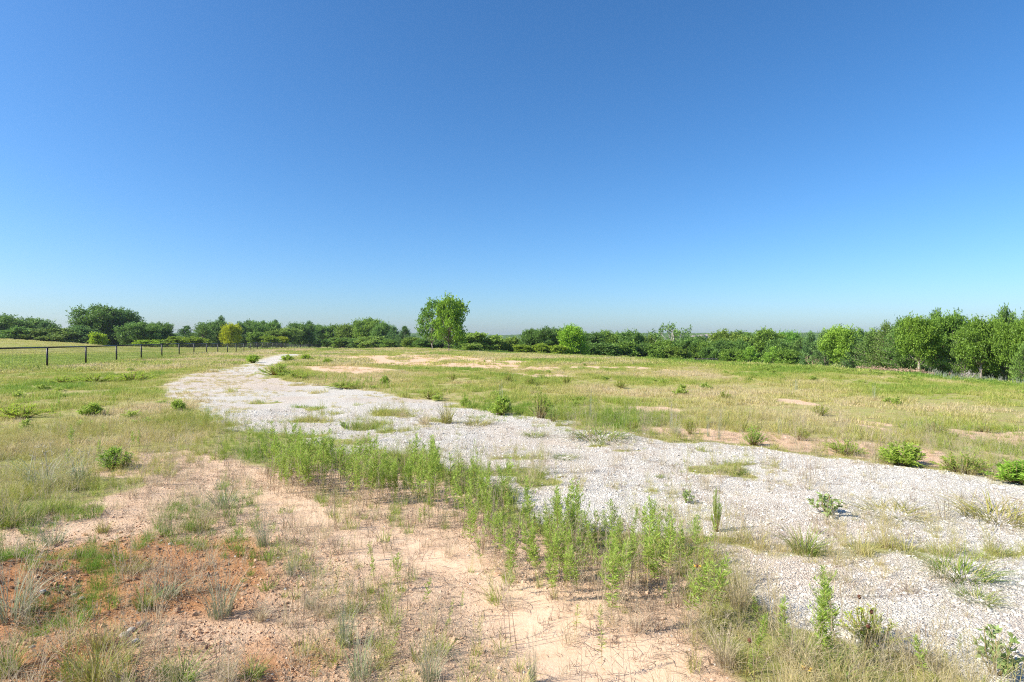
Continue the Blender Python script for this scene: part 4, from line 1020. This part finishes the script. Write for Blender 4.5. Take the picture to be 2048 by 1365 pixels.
def weed_band(pts, n, hr, variants, label, group, seed, edge=0.0):
    """n stems spread through a plan polygon in loose drifts."""
    P = poly(pts); rg = np.random.default_rng(seed); out = []
    lo, hi = P.min(0), P.max(0)
    for _ in range(60):
        x = rg.uniform(lo[0], hi[0], 400); y = rg.uniform(lo[1], hi[1], 400)
        k = in_poly(P, x, y) & (rg.random(400) < 0.25 + 0.75 * smooth(0.40, 0.60, fbm(x * 2.6, y * 2.6, seed, 3)))
        for q in np.nonzero(k)[0]:
            if all((x[q] - a) ** 2 + (y[q] - b) ** 2 > 0.0016 for a, b in out[-250:]): out.append((x[q], y[q]))
        if len(out) >= n: break
    pr = random.Random(seed)
    for x, y in out[:n]:
        drift = float(fbm(np.array([x * 1.4]), np.array([y * 1.4]), seed + 5, 2)[0])
        weed(x, y, pr.uniform(*hr) * (0.30 + 1.0 * drift), pr.choice(variants), *weed_words(x, y, label, group, P), rng=pr)

weed_band([(505, 935), (640, 940), (760, 950), (875, 962), (900, 1015), (800, 1025), (700, 1010), (600, 985), (520, 965)], 108, (0.42, 0.70), (0, 1, 2, 3, 7, 5),
          'bright leafy weed in the dense drift left of centre', 'dense weed drift left of centre', 11)
weed_band([(890, 985), (960, 990), (1060, 1050), (1180, 1075), (1190, 1110), (1080, 1100), (980, 1085), (900, 1040)], 62, (0.36, 0.62), (2, 4, 5, 7, 0),
          'thin leafy weed between the two dense drifts', 'thin weeds between the drifts', 12)
weed_band([(1170, 1090), (1290, 1075), (1390, 1120), (1445, 1200), (1430, 1260), (1330, 1262), (1230, 1220), (1150, 1170)], 48, (0.32, 0.54), (0, 2, 3, 7, 5, 4),
          'bright leafy weed in the dense drift right of centre', 'dense weed drift right of centre', 13)
weed_band([(930, 1100), (1060, 1110), (1160, 1160), (1180, 1225), (1080, 1215), (960, 1160)], 24, (0.34, 0.50), (0, 1, 2, 7),
          'leafy weed on sand before the right drift', 'weeds at the front of the right drift', 14)
weed_band([(500, 1050), (700, 1080), (960, 1190), (1000, 1330), (800, 1350), (600, 1250), (480, 1130)], 32, (0.14, 0.30), (4, 5, 6),
          'small thin weed scattered on littered sand', 'small weeds scattered on the sand', 15)
weed_band([(1450, 1300), (1800, 1290), (2048, 1320), (2048, 1400), (1500, 1400)], 14, (0.11, 0.20), (2, 4, 6),
          'short weed in dry grass at the bottom right', 'short weeds at the bottom right', 16)
for px, py, h, v, lab in [(822, 985, 0.66, 3, 'tallest bushy weed in the left drift, rising above its neighbours against the gravel'), (878, 972, 0.42, 7, 'dark slender weed just right of the tallest bushy weed'),
                          (950, 905, 0.22, 6, 'lone small weed standing out on the white gravel above the drift'), (1222, 1276, 0.54, 3, 'tall weed on the edge of the smooth sand, its shadow on open sand'),
                          (1205, 1360, 0.36, 5, 'single thin upright weed on the smooth sand at the bottom'), (1152, 1275, 0.20, 6, 'spindly weed with a long shadow across the smooth sand')]:
    x, y = G(px, py); weed(x, y, h, v, lab, None, 0.03, random.Random(px))

def rest_of_weeds():
    """The many smaller ones behind and between: one mass."""
    pr = []
    for i, (H, ms, ml) in enumerate(WEED[:5]):
        st, lf = spray_weed(850 + i, *_wspec[i][:5], 0.14)
        a = len(lf.F); lf.add(np.concatenate(st.V), st.F, 0.02)
        pr.append(proto('weed', lf.mesh('weed', [M_WEED])))
    x, y = candidates(16000, 3.0, 26.0, 1.0); Z = zones(x, y)
    B = [(poly([(490, 915), (620, 915), (770, 925), (890, 940), (1000, 985), (1120, 1050), (1290, 1070), (1400, 1110), (1450, 1260), (1290, 1240), (1100, 1190), (960, 1100), (760, 1030), (560, 985)]), 0.40),
         (poly([(60, 742), (200, 738), (330, 742), (300, 765), (120, 775)]), 0.30), (poly([(0, 800), (230, 800), (330, 850), (250, 930), (0, 960)]), 0.10), (poly([(515, 738), (600, 742), (800, 775), (1000, 812), (1000, 824), (800, 793), (640, 770), (540, 755)]), 0.5),
         (poly([(1400, 1240), (1700, 1265), (2048, 1300), (2048, 1400), (1450, 1400)]), 0.10)]
    k = np.zeros(len(x))
    for P, w in B: k = np.maximum(k, in_poly(P, x, y) * w)
    k *= smooth(0.38, 0.58, fbm(x * 1.8, y * 1.8, 881, 3))
    m = RNG.random(len(x)) < k; x, y = x[m], y[m]
    s = RNG.uniform(0.35, 0.85, len(x)) * np.where(y > 12, 0.8, 1.0)
    P = np.stack([x, y, height(x, y)], 1)
    scatter('weeds', pr, P, spin(len(P), 0.10), uni3(s), RNG.integers(0, 5, len(P)), RNG.random(len(P)), 'undergrowth of smaller green weeds along the gravel edges', 'weeds')
rest_of_weeds()

def leafy_cover():
    """Low bright leafy growth that covers the meadow towards its crest and dots the rest of it."""
    pr = []
    for i in range(3):
        st, lf = bush_parts(890 + i, 26, 12, 0.22, 0.30, 0.25, 0.012, 0.5); pr.append(proto('leafy_mound', lf.mesh('leafy_mound', [M_LUSH])))
    x, y = candidates(9000, 13.0, 90.0, 1.2); Z = zones(x, y); crest = x - np.interp(y, _CY, _CX)
    lush = smooth(-10, -2, crest) * smooth(6, 0, crest) * smooth(22, 32, y)
    ok = (1 - smooth(0.3, 0.6, Z['gravel'])) * (1 - 0.8 * smooth(0.3, 0.6, Z['sand'])) * (1 - Z['field'])
    k = ok * np.maximum(lush * 0.75 * smooth(0.36, 0.55, fbm(x * 0.5, y * 0.4, 891, 3)), 0.10 * smooth(0.50, 0.66, fbm(x * 0.45, y * 0.3, 892, 4)))
    m = RNG.random(len(x)) < k; x, y, lu = x[m], y[m], lush[m]; n = len(x)
    w = RNG.uniform(0.35, 0.9, n) * (0.7 + 0.6 * lu); h = RNG.uniform(0.10, 0.24, n)
    P = np.stack([x, y, height(x, y)], 1)
    scatter('leafy_undergrowth', pr, P, spin(n, 0.05), np.stack([w, w, h], 1), RNG.integers(0, 3, n), RNG.random(n), 'low bright leafy growth dotting the meadow and its crest', 'undergrowth')
M_LUSH = foliage('lush_leaf', [(0.0, (0.32, 0.37, 0.08)), (0.5, (0.38, 0.48, 0.09)), (1.0, (0.48, 0.56, 0.12))], trans=0.5, rnd=0.45)
leafy_cover()

# ------------------------------------------------------------------ single clumps, bushes and flowers
CL = {}
def clump_kind(key, n, mats, w=0.012, h=(0.45, 1.0), lean=(0.1, 0.55), r=0.14, seeds=0, tall=0):
    for i in range(3):
        rng = np.random.default_rng(900 + len(CL) * 3 + i); mb = MB(); b = disc(rng, n, r)
        az = np.arctan2(b[:, 1], b[:, 0]) + rng.normal(0, 0.6, n)
        blades(mb, rng, b, rng.uniform(*h, n), w * rng.uniform(0.6, 1.3, n), rng.uniform(*lean, n), az, 4)
        for k in range(seeds):
            c = disc(rng, 1, r)[0]; d = rng.normal(0, 0.14, 2); H = rng.uniform(0.8, 1.15)
            p0 = np.array([*c, 0.0]); p1 = np.array([c[0] + d[0], c[1] + d[1], H]); mb.tube([p0, p1], w * 0.22, 3, 0.05, cap=False)
            m = 9; f = rng.uniform(0.65, 1.0, m)[:, None]; leaves(mb, rng, p0 + (p1 - p0) * f, rng.normal(size=(m, 3)) * 0.5 + [0, 0, 0.8], 0.10, w * 0.8, t=np.full(m, 0.03))
        CL[(key, i)] = mb.mesh(key + '_clump', mats)
clump_kind('bluestem', 130, [M_BLUE], 0.012, h=(0.3, 1.0), lean=(0.15, 0.95), r=0.2, seeds=7)
clump_kind('green', 150, [M_TUFT], 0.017, h=(0.3, 1.0), lean=(0.15, 1.0), r=0.2)
clump_kind('yellow', 140, [M_YTUFT], 0.015, h=(0.3, 1.0), lean=(0.15, 1.0), r=0.2, seeds=4)
clump_kind('straw', 130, [M_STRAW], 0.010, lean=(0.1, 0.8), seeds=8)
clump_kind('mat', 240, [M_TUFT], 0.016, h=(0.5, 1.2), lean=(0.3, 1.0), r=0.42)
clump_kind('goldmat', 240, [M_YTUFT], 0.014, h=(0.5, 1.2), lean=(0.3, 1.0), r=0.42)
clump_kind('spike', 16, [foliage('silver_stalk', [(0.0, (0.36, 0.37, 0.27)), (1.0, (0.30, 0.36, 0.25))], 0.3)], 0.03, h=(0.5, 1.1), lean=(0.0, 0.25), r=0.25, seeds=3)
for i in range(3):
    CL[('bush', i)] = bush_parts(930 + i, 60, 34, 0.13, 0.24, 0.30)
    CL[('feather', i)] = bush_parts(940 + i, 38, 40, 0.10, 0.14, 0.35, 0.012, 0.8)
    CL[('broad', i)] = bush_parts(950 + i, 9, 17, 0.17, 0.46, 0.30, 0.012, 0.15)
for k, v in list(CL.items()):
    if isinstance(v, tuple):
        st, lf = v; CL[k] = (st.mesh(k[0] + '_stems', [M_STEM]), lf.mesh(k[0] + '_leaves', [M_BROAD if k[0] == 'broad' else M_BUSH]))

_pc = [0]
def plant(kd, px, py, w, h, label, cat=None, group=None, col=(1, 1, 1), depth=None):
    """A clump or bush rooted at a surveyed point, W by H photograph pixels there."""
    x, y = G(px, py) if depth is None else at_depth(px, depth)
    z = hz(x, y); W = w * y / FPX; H = h * y / FPX; _pc[0] += 1; i = _pc[0] % 3; rz = (_pc[0] * 2.4) % 6.28
    v = CL[(kd, i)]
    if isinstance(v, tuple):
        nm = {'bush': 'bush', 'feather': 'feathery_bush', 'broad': 'broadleaf_plant'}[kd]
        root = bpy.data.objects.new(nm, None); COL.objects.link(root); root.empty_display_size = 0.1
        root.location = (x, y, z); root.rotation_euler = (0, 0, rz); root.scale = (W, W, H)
        tag(root, label, cat or ('bush' if kd != 'broad' else 'plant'), group)
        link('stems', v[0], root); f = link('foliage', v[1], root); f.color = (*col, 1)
    else:
        nm = {'bluestem': 'bluestem_clump', 'green': 'grass_clump', 'yellow': 'grass_clump', 'straw': 'dry_grass_clump', 'mat': 'grass_mat', 'goldmat': 'grass_mat', 'spike': 'silver_weed'}[kd]
        o = link(nm, v, None, (x, y, z), rz, (W * 0.95, W * 0.95, H)); tag(o, label, cat or 'grass clump' if kd != 'spike' else 'weed', group)

# along the far edge of the gravel
plant('bush', 1003, 830, 58, 42, 'round bright green bush on the far edge of the gravel')
plant('feather', 1080, 838, 54, 62, 'upright feathery green bush right of the round bright bush', col=(0.85, 0.85, 0.8))
plant('feather', 1106, 846, 34, 34, 'small grey-green bush at the foot of the feathery bush', col=(0.8, 0.9, 1.2))
plant('bush', 932, 814, 28, 22, 'small green bush left of the round bright bush')
plant('bush', 770, 769, 24, 20, 'little round bush in the meadow above the gravel edge', col=(0.85, 0.9, 0.8))
plant('feather', 1508, 890, 56, 40, 'dark-footed green bush at the gravel edge right of the silver stalks', col=(0.9, 1.0, 0.9))
plant('feather', 1690, 908, 90, 32, 'low light green bush, first of the four bushes along the right gravel edge', col=(1.1, 1.1, 0.9))
plant('bush', 1806, 930, 100, 46, 'full bright green bush, second of four along the right gravel edge')
plant('feather', 1925, 948, 120, 42, 'wide bright green bush, third of four along the right gravel edge')
plant('bush', 2034, 968, 110, 52, 'bright green bush cut by the frame, last of four along the right gravel edge', col=(0.9, 1.05, 0.9))
plant('bush', 506, 726, 32, 18, 'bright bush on the left side of the narrow white path', col=(1, 1.05, .8))
plant('bush', 574, 724, 34, 15, 'dark green bush on the right side of the narrow white path', col=(1.0, 1.0, 0.8))
plant('bush', 612, 722, 34, 14, 'second dark green bush right of the narrow white path', col=(1.05, 1.05, 0.8))
plant('bush', 655, 728, 26, 10, 'lowest dark bush right of the narrow white path', col=(1.0, 1.0, 0.8))
plant('feather', 552, 750, 84, 24, 'spreading green bush where the white path meets the wide gravel', col=(1.0, 1.0, 0.8))
plant('feather', 605, 760, 84, 16, 'low green bush right of the spreading bush at the path', col=(1.05, 1.0, 0.8))
plant('feather', 690, 776, 90, 15, 'low green mound of leaves on the gravel edge left of the centre', col=(1.0, 1.0, 0.85))
plant('yellow', 893, 850, 56, 62, 'tall tan and green grass clump standing on the gravel')
plant('straw', 848, 852, 70, 34, 'low straw-coloured grass clump left of the tall clump on the gravel')
plant('goldmat', 955, 853, 60, 18, 'low green-gold grass patch right of the tall clump on the gravel')
plant('mat', 1200, 878, 120, 26, 'wide low grass patch lying on the gravel below the meadow edge')
plant('mat', 1068, 874, 44, 14, 'small low grass patch left of the wide patch on the gravel')
plant('spike', 1180, 842, 14, 62, 'single tall silver-green stalk clump at the gravel edge', depth=None)
plant('bluestem', 1354, 872, 40, 46, 'dark blue-green grass clump at the gravel edge')
for k, (px, py, h) in enumerate([(1343, 868, 70), (1416, 874, 56), (1440, 878, 60), (1560, 868, 40), (1002, 800, 40), (1748, 800, 34), (1592, 780, 26)]):
    plant('spike', px, py, 14, h, ['silver stalks beside the dark blue-green clump', 'silver stalks between two grass clumps at the gravel edge', 'silver stalks next right along the gravel edge', 'short silver stalks left of the green bush row', 'silver stalks behind the round bright bush', 'pale silver stalk alone in the right meadow', 'pale silver stalk alone in the mid meadow'][k], 'weed', 'silver stalks')
for px, py, w, h, lab in [(1018, 768, 26, 22, 'olive tussock in the meadow above the round bright bush'), (1060, 772, 30, 20, 'wide olive tussock next right in the meadow'), (1133, 770, 24, 22, 'dark olive tussock in the middle of the meadow'),
                          (1242, 778, 30, 20, 'olive tussock right of the meadow middle'), (905, 762, 24, 16, 'small olive tussock below the bare orange soil'), (1450, 800, 34, 20, 'olive tussock in the right meadow'),
                          (1640, 830, 44, 24, 'low olive tussock in the right meadow near the verge'), (1870, 868, 60, 26, 'dark low mound of leaves on the pink verge soil'), (1970, 862, 50, 18, 'flat dark patch of leaves on the pink verge soil at the right'),
                          (1600, 880, 40, 30, 'grey-green tussock behind the first right edge bush'), (1380, 868, 30, 34, 'leaning tussock beside the dark blue-green clump'), (1265, 862, 40, 24, 'tan-green tussock above the wide gravel grass patch'), (860, 800, 60, 20, 'green weedy tussock on the far gravel edge left of the tall clump')]:
    plant('feather', px, py, w, h, lab, 'tussock', 'meadow tussocks', col=(0.95, 0.85, 0.8))
# on the gravel at the right
plant('broad', 1655, 1032, 84, 48, 'milkweed-like plant with oval leaves on the gravel')
plant('green', 1612, 1108, 118, 66, 'big spreading green and tan grass clump on the near gravel')
plant('mat', 1655, 1158, 32, 20, 'small dark green tuft on the gravel below the big clump')
plant('mat', 1920, 1152, 120, 44, 'long low green grass mat on the gravel at the right')
plant('mat', 1958, 1200, 74, 28, 'small green grass mat below the long mat at the right')
plant('goldmat', 2000, 1040, 150, 46, 'green-gold grass patch at the right edge of the gravel')
plant('goldmat', 1790, 1030, 120, 18, 'thin golden grass streak on the gravel beside the milkweed-like plant')
plant('broad', 1992, 1345, 110, 120, 'dark broad-leaved plant in the bottom right corner', col=(0.8, 0.85, 0.8))
plant('feather', 1745, 1285, 120, 74, 'yellow-green ferny plant with dark seed heads at the bottom right', 'plant', col=(1.35, 1.2, 0.7))
plant('broad', 1374, 1006, 40, 30, 'small leafy seedling on the gravel behind the right drift')
plant('green', 712, 858, 30, 22, 'small green tuft on the gravel beside the flat seedling')
plant('broad', 690, 858, 40, 14, 'flat dark seedling on the gravel at the upper middle')
plant('mat', 1130, 918, 46, 10, 'thin dark grass streak on the gravel right of the lone small weed')
plant('feather', 1434, 1062, 26, 100, 'tall thin wispy seedling standing on the gravel', 'plant', col=(0.9, 0.95, 0.8))
plant('green', 1320, 955, 30, 14, 'tiny tuft on the gravel above the right drift')
plant('mat', 1470, 945, 50, 12, 'thin grass streak on the gravel near the far edge')
# left side and foreground
plant('bush', 182, 833, 48, 30, 'bright green bushy weed in the left grass')
plant('bush', 355, 824, 34, 26, 'bright green bushy weed at the left end of the gravel')
plant('feather', 270, 762, 90, 20, 'bright green weed patch beyond the left end of the gravel', col=(1.2, 1.15, .8))
plant('feather', 190, 764, 84, 18, 'bright green weed patch below the second fence post', col=(1.15, 1.1, .8))
plant('feather', 125, 768, 80, 16, 'green weed patch below the first fence post', col=(1.1, 1.1, .8))
plant('feather', 40, 838, 120, 32, 'yellow-green weed patch at the left edge of the picture', col=(1.2, 1.15, .75))
plant('bush', 232, 935, 74, 46, 'deep green leafy weed at the corner of the left grass and the sand', col=(0.8, 0.9, 0.8))
plant('bluestem', 85, 975, 150, 80, 'big blue-green grass clump in the left grass')
plant('bluestem', 160, 960, 90, 66, 'blue-green grass clump between the big clump and the deep green weed')
plant('green', 30, 1050, 110, 66, 'green grass clump at the left edge below the big blue-green clump')
plant('bluestem', 448, 1015, 96, 58, 'grey-green grass clump on the sand left of the dense drift')
plant('bluestem', 105, 1085, 90, 62, 'grey-green grass clump above the red soil')
plant('yellow', 405, 1062, 66, 34, 'low yellow-green clump on the sand between two grey-green clumps')
plant('yellow', 205, 1062, 56, 28, 'low yellow-green clump beside the grey-green clump above the red soil')
plant('bluestem', 525, 1095, 64, 90, 'tall grey wispy clump on the sand')
plant('bluestem', 582, 1155, 40, 62, 'narrow blue-grey clump right of the tall wispy clump')
plant('yellow', 268, 1148, 70, 40, 'low golden green clump on the red soil')
plant('bluestem', 330, 1200, 120, 66, 'grey-green clump behind the bright green clump on the red soil')
plant('green', 288, 1222, 76, 66, 'bright green grass clump on the red soil')
plant('bluestem', 440, 1235, 110, 118, 'large grey-green grass clump right of the bright green clump')
plant('straw', 520, 1240, 90, 40, 'straw-coloured clump right of the large grey-green clump')
plant('bluestem', 20, 1230, 170, 140, 'big grey-green grass clump over the small cut bank at the left edge')
plant('green', 10, 1350, 110, 100, 'blurred bright green clump in the bottom left corner')
plant('yellow', 190, 1372, 170, 120, 'yellow-green grass clump at the bottom, over the red soil')
plant('yellow', 200, 1300, 80, 66, 'thin yellow-green clump above the bottom yellow-green clump')
plant('bluestem', 690, 1290, 74, 120, 'tall grey clump in front of the littered sand')
plant('bluestem', 720, 1360, 110, 110, 'dense grey clump at the bottom left of centre')
plant('green', 360, 1372, 120, 76, 'green clump at the bottom right of the yellow-green one')
plant('straw', 450, 1372, 110, 80, 'straw clump at the bottom between the green and grey clumps')
plant('bluestem', 620, 1215, 44, 50, 'small grey clump right of the straw clump')
plant('green', 505, 1360, 80, 40, 'broad green rosette at the bottom near the grey clumps')
plant('bluestem', 860, 1365, 90, 90, 'pale grey clump at the bottom centre')
plant('bluestem', 1065, 1370, 40, 110, 'thin blue-grey clump at the bottom by the smooth sand')
plant('bluestem', 1150, 1098, 60, 56, 'dark grey-green clump inside the right drift')
plant('straw', 1480, 1215, 130, 100, 'straw-coloured clump at the right end of the right drift')
plant('straw', 1600, 1330, 200, 120, 'broad dry grass clump at the bottom right of centre')
plant('straw', 1450, 1330, 150, 90, 'dry grass clump beside the smooth sand at the bottom')
plant('straw', 1830, 1330, 160, 80, 'dry grass clump between the ferny plant and the corner plant')
plant('green', 1660, 1370, 160, 90, 'green clump at the bottom edge among dry grass')

# the silvery row under the near trees at the right
rs = random.Random(5)
for k in range(26):
    px = 1862 + k * 8 + rs.uniform(-3, 3); d = 31 + rs.uniform(-1.5, 2.5)
    x, y = at_depth(px, d)
    o = link('silver_weed', CL[('spike', k % 3)], None, (x, y, hz(x, y) - 0.02), k, (0.7, 0.7, rs.uniform(0.35, 0.6)))
    tag(o, 'silvery stalk clump, %s from left in the row under the right edge trees' % ORD[k], 'weed', 'silvery row under the right edge trees')

# flowers
M_PETAL = solid('yellow_petal', [(0.3, (0.80, 0.42, 0.02)), (0.7, (0.85, 0.55, 0.03))], 0.6, 10)
M_CONE = solid('seed_head', [(0.3, (0.07, 0.025, 0.015)), (0.7, (0.16, 0.06, 0.03))], 0.9, 60)
def flower(px, py, h, label, petals=True):
    x, y = G(px, py); rng = np.random.default_rng(px); root = bpy.data.objects.new('wildflower', None); COL.objects.link(root)
    root.location = (x, y, hz(x, y)); tag(root, label, 'flower')
    mb = MB(); mb.tube([[0, 0, -0.01], [0.01, 0.005, h * 0.6], [0.02, 0, h]], [0.0018, 0.0015, 0.0012], 4); link('stem', mb.mesh('flower_stem', [M_STEM]), root)
    mb = MB(); mb.tube([[0.02, 0, h - 0.004], [0.02, 0, h + 0.004], [0.02, 0, h + 0.014], [0.02, 0, h + 0.019]], [0.007, 0.011, 0.009, 0.003], 8); link('flower_head', mb.mesh('flower_head', [M_CONE], flat=False), root)
    if petals:
        for k in range(9):
            mb = MB(); a = k * 0.698; d = np.array([[math.cos(a), math.sin(a), 0.25]])
            leaves(mb, rng, np.array([[0.02 + 0.007 * math.cos(a), 0.007 * math.sin(a), h + 0.004]]), d, 0.024, 0.013); link('petal', mb.mesh('petal', [M_PETAL]), root)
flower(1388, 1200, 0.22, 'yellow wildflower at the right end of the right drift')
flower(1606, 1385, 0.10, 'yellow wildflower at the very bottom edge')
flower(1712, 1290, 0.26, 'dark seed head highest above the ferny plant', False)
flower(1737, 1300, 0.20, 'dark seed head at the top of the ferny plant', False)
flower(1730, 1318, 0.17, 'reddish dark seed head low in the ferny plant', False)
flower(1492, 1365, 0.2, 'brown seed head in dry grass beside the smooth sand', False)

# stones and sticks lying about
M_ROCK = solid('field_stone', [(0.3, (0.34, 0.27, 0.21)), (0.7, (0.50, 0.42, 0.34))], 0.9, 3, bump=0.4)
M_PALE = solid('pale_stone', [(0.3, (0.40, 0.35, 0.30)), (0.7, (0.54, 0.49, 0.43))], 0.85, 3, bump=0.3)
for k, (px, py, w, mat, lab) in enumerate([(248, 1275, 24, M_ROCK, 'rounded brown stone beside the bottom yellow-green clumps'), (84, 1192, 15, M_PALE, 'pale stone on the red soil near the cut bank'), (163, 1192, 13, M_PALE, 'pale stone right of the other on the red soil'),
        (262, 1265, 20, M_PALE, 'grey stone behind the rounded brown stone'), (270, 1285, 18, M_PALE, 'grey stone right of the rounded brown stone'), (148, 1186, 14, M_ROCK, 'flat brown stone between the two pale stones'), (70, 1255, 12, M_PALE, 'bluish stone in the shade below the cut bank'),
        (62, 1300, 14, M_PALE, 'grey stone between the cut bank and the corner clump'), (278, 1252, 12, M_PALE, 'small pale stone above the grey stones'), (340, 1090, 12, M_PALE, 'pale stone at the top of the littered sand'),
        (1813, 1132, 16, M_PALE, 'white stone on the gravel near the long grass mat'), (1560, 1128, 14, M_PALE, 'white stone on the gravel below the big grass clump')]):
    x, y = G(px, py); s = w * y / FPX / 2 * 0.75
    o = link('stone', rock_mesh('stone', 960 + k, mat, 0.6, 0.14, 1), None, (x, y, hz(x, y) + s * 0.25), k * 1.7, (s, s, s)); tag(o, lab, 'stone')
def stick(px0, py0, px1, py1, r, label, mat=M_DEADWOOD):
    x0, y0 = G(px0, py0); x1, y1 = G(px1, py1); x, y = (x0 + x1) / 2, (y0 + y1) / 2; mb = MB(); P = []
    for f in np.linspace(0, 1, 7):
        a, b = x0 + (x1 - x0) * f, y0 + (y1 - y0) * f; P.append([a - x, b - y, hz(a, b) - hz(x, y) + r * 1.5 + 0.01 * math.sin(f * 7)])
    mb.tube(P, np.linspace(r, r * 0.5, 7), 6); q = np.array(P[4]); mb.tube([q, q + [0.06, 0.05, 0.03], q + [0.14, 0.07, 0.04]], [r * 0.5, r * 0.4, r * 0.2], 4)
    tag(link('stick', mb.mesh('stick', [mat], flat=False), None, (x, y, hz(x, y))), label, 'stick')
stick(-10, 884, 52, 887, 0.016, 'pale fallen stick at the left edge of the grass')
stick(215, 1358, 245, 1368, 0.006, 'dark twig at the foot of the bottom yellow-green clump', M_TWIG)
stick(1660, 1140, 1735, 1128, 0.004, 'thin brown twig lying on the near gravel', M_TWIG)
stick(1115, 958, 1160, 955, 0.007, 'thin brown twig on the gravel behind the drifts', M_TWIG)
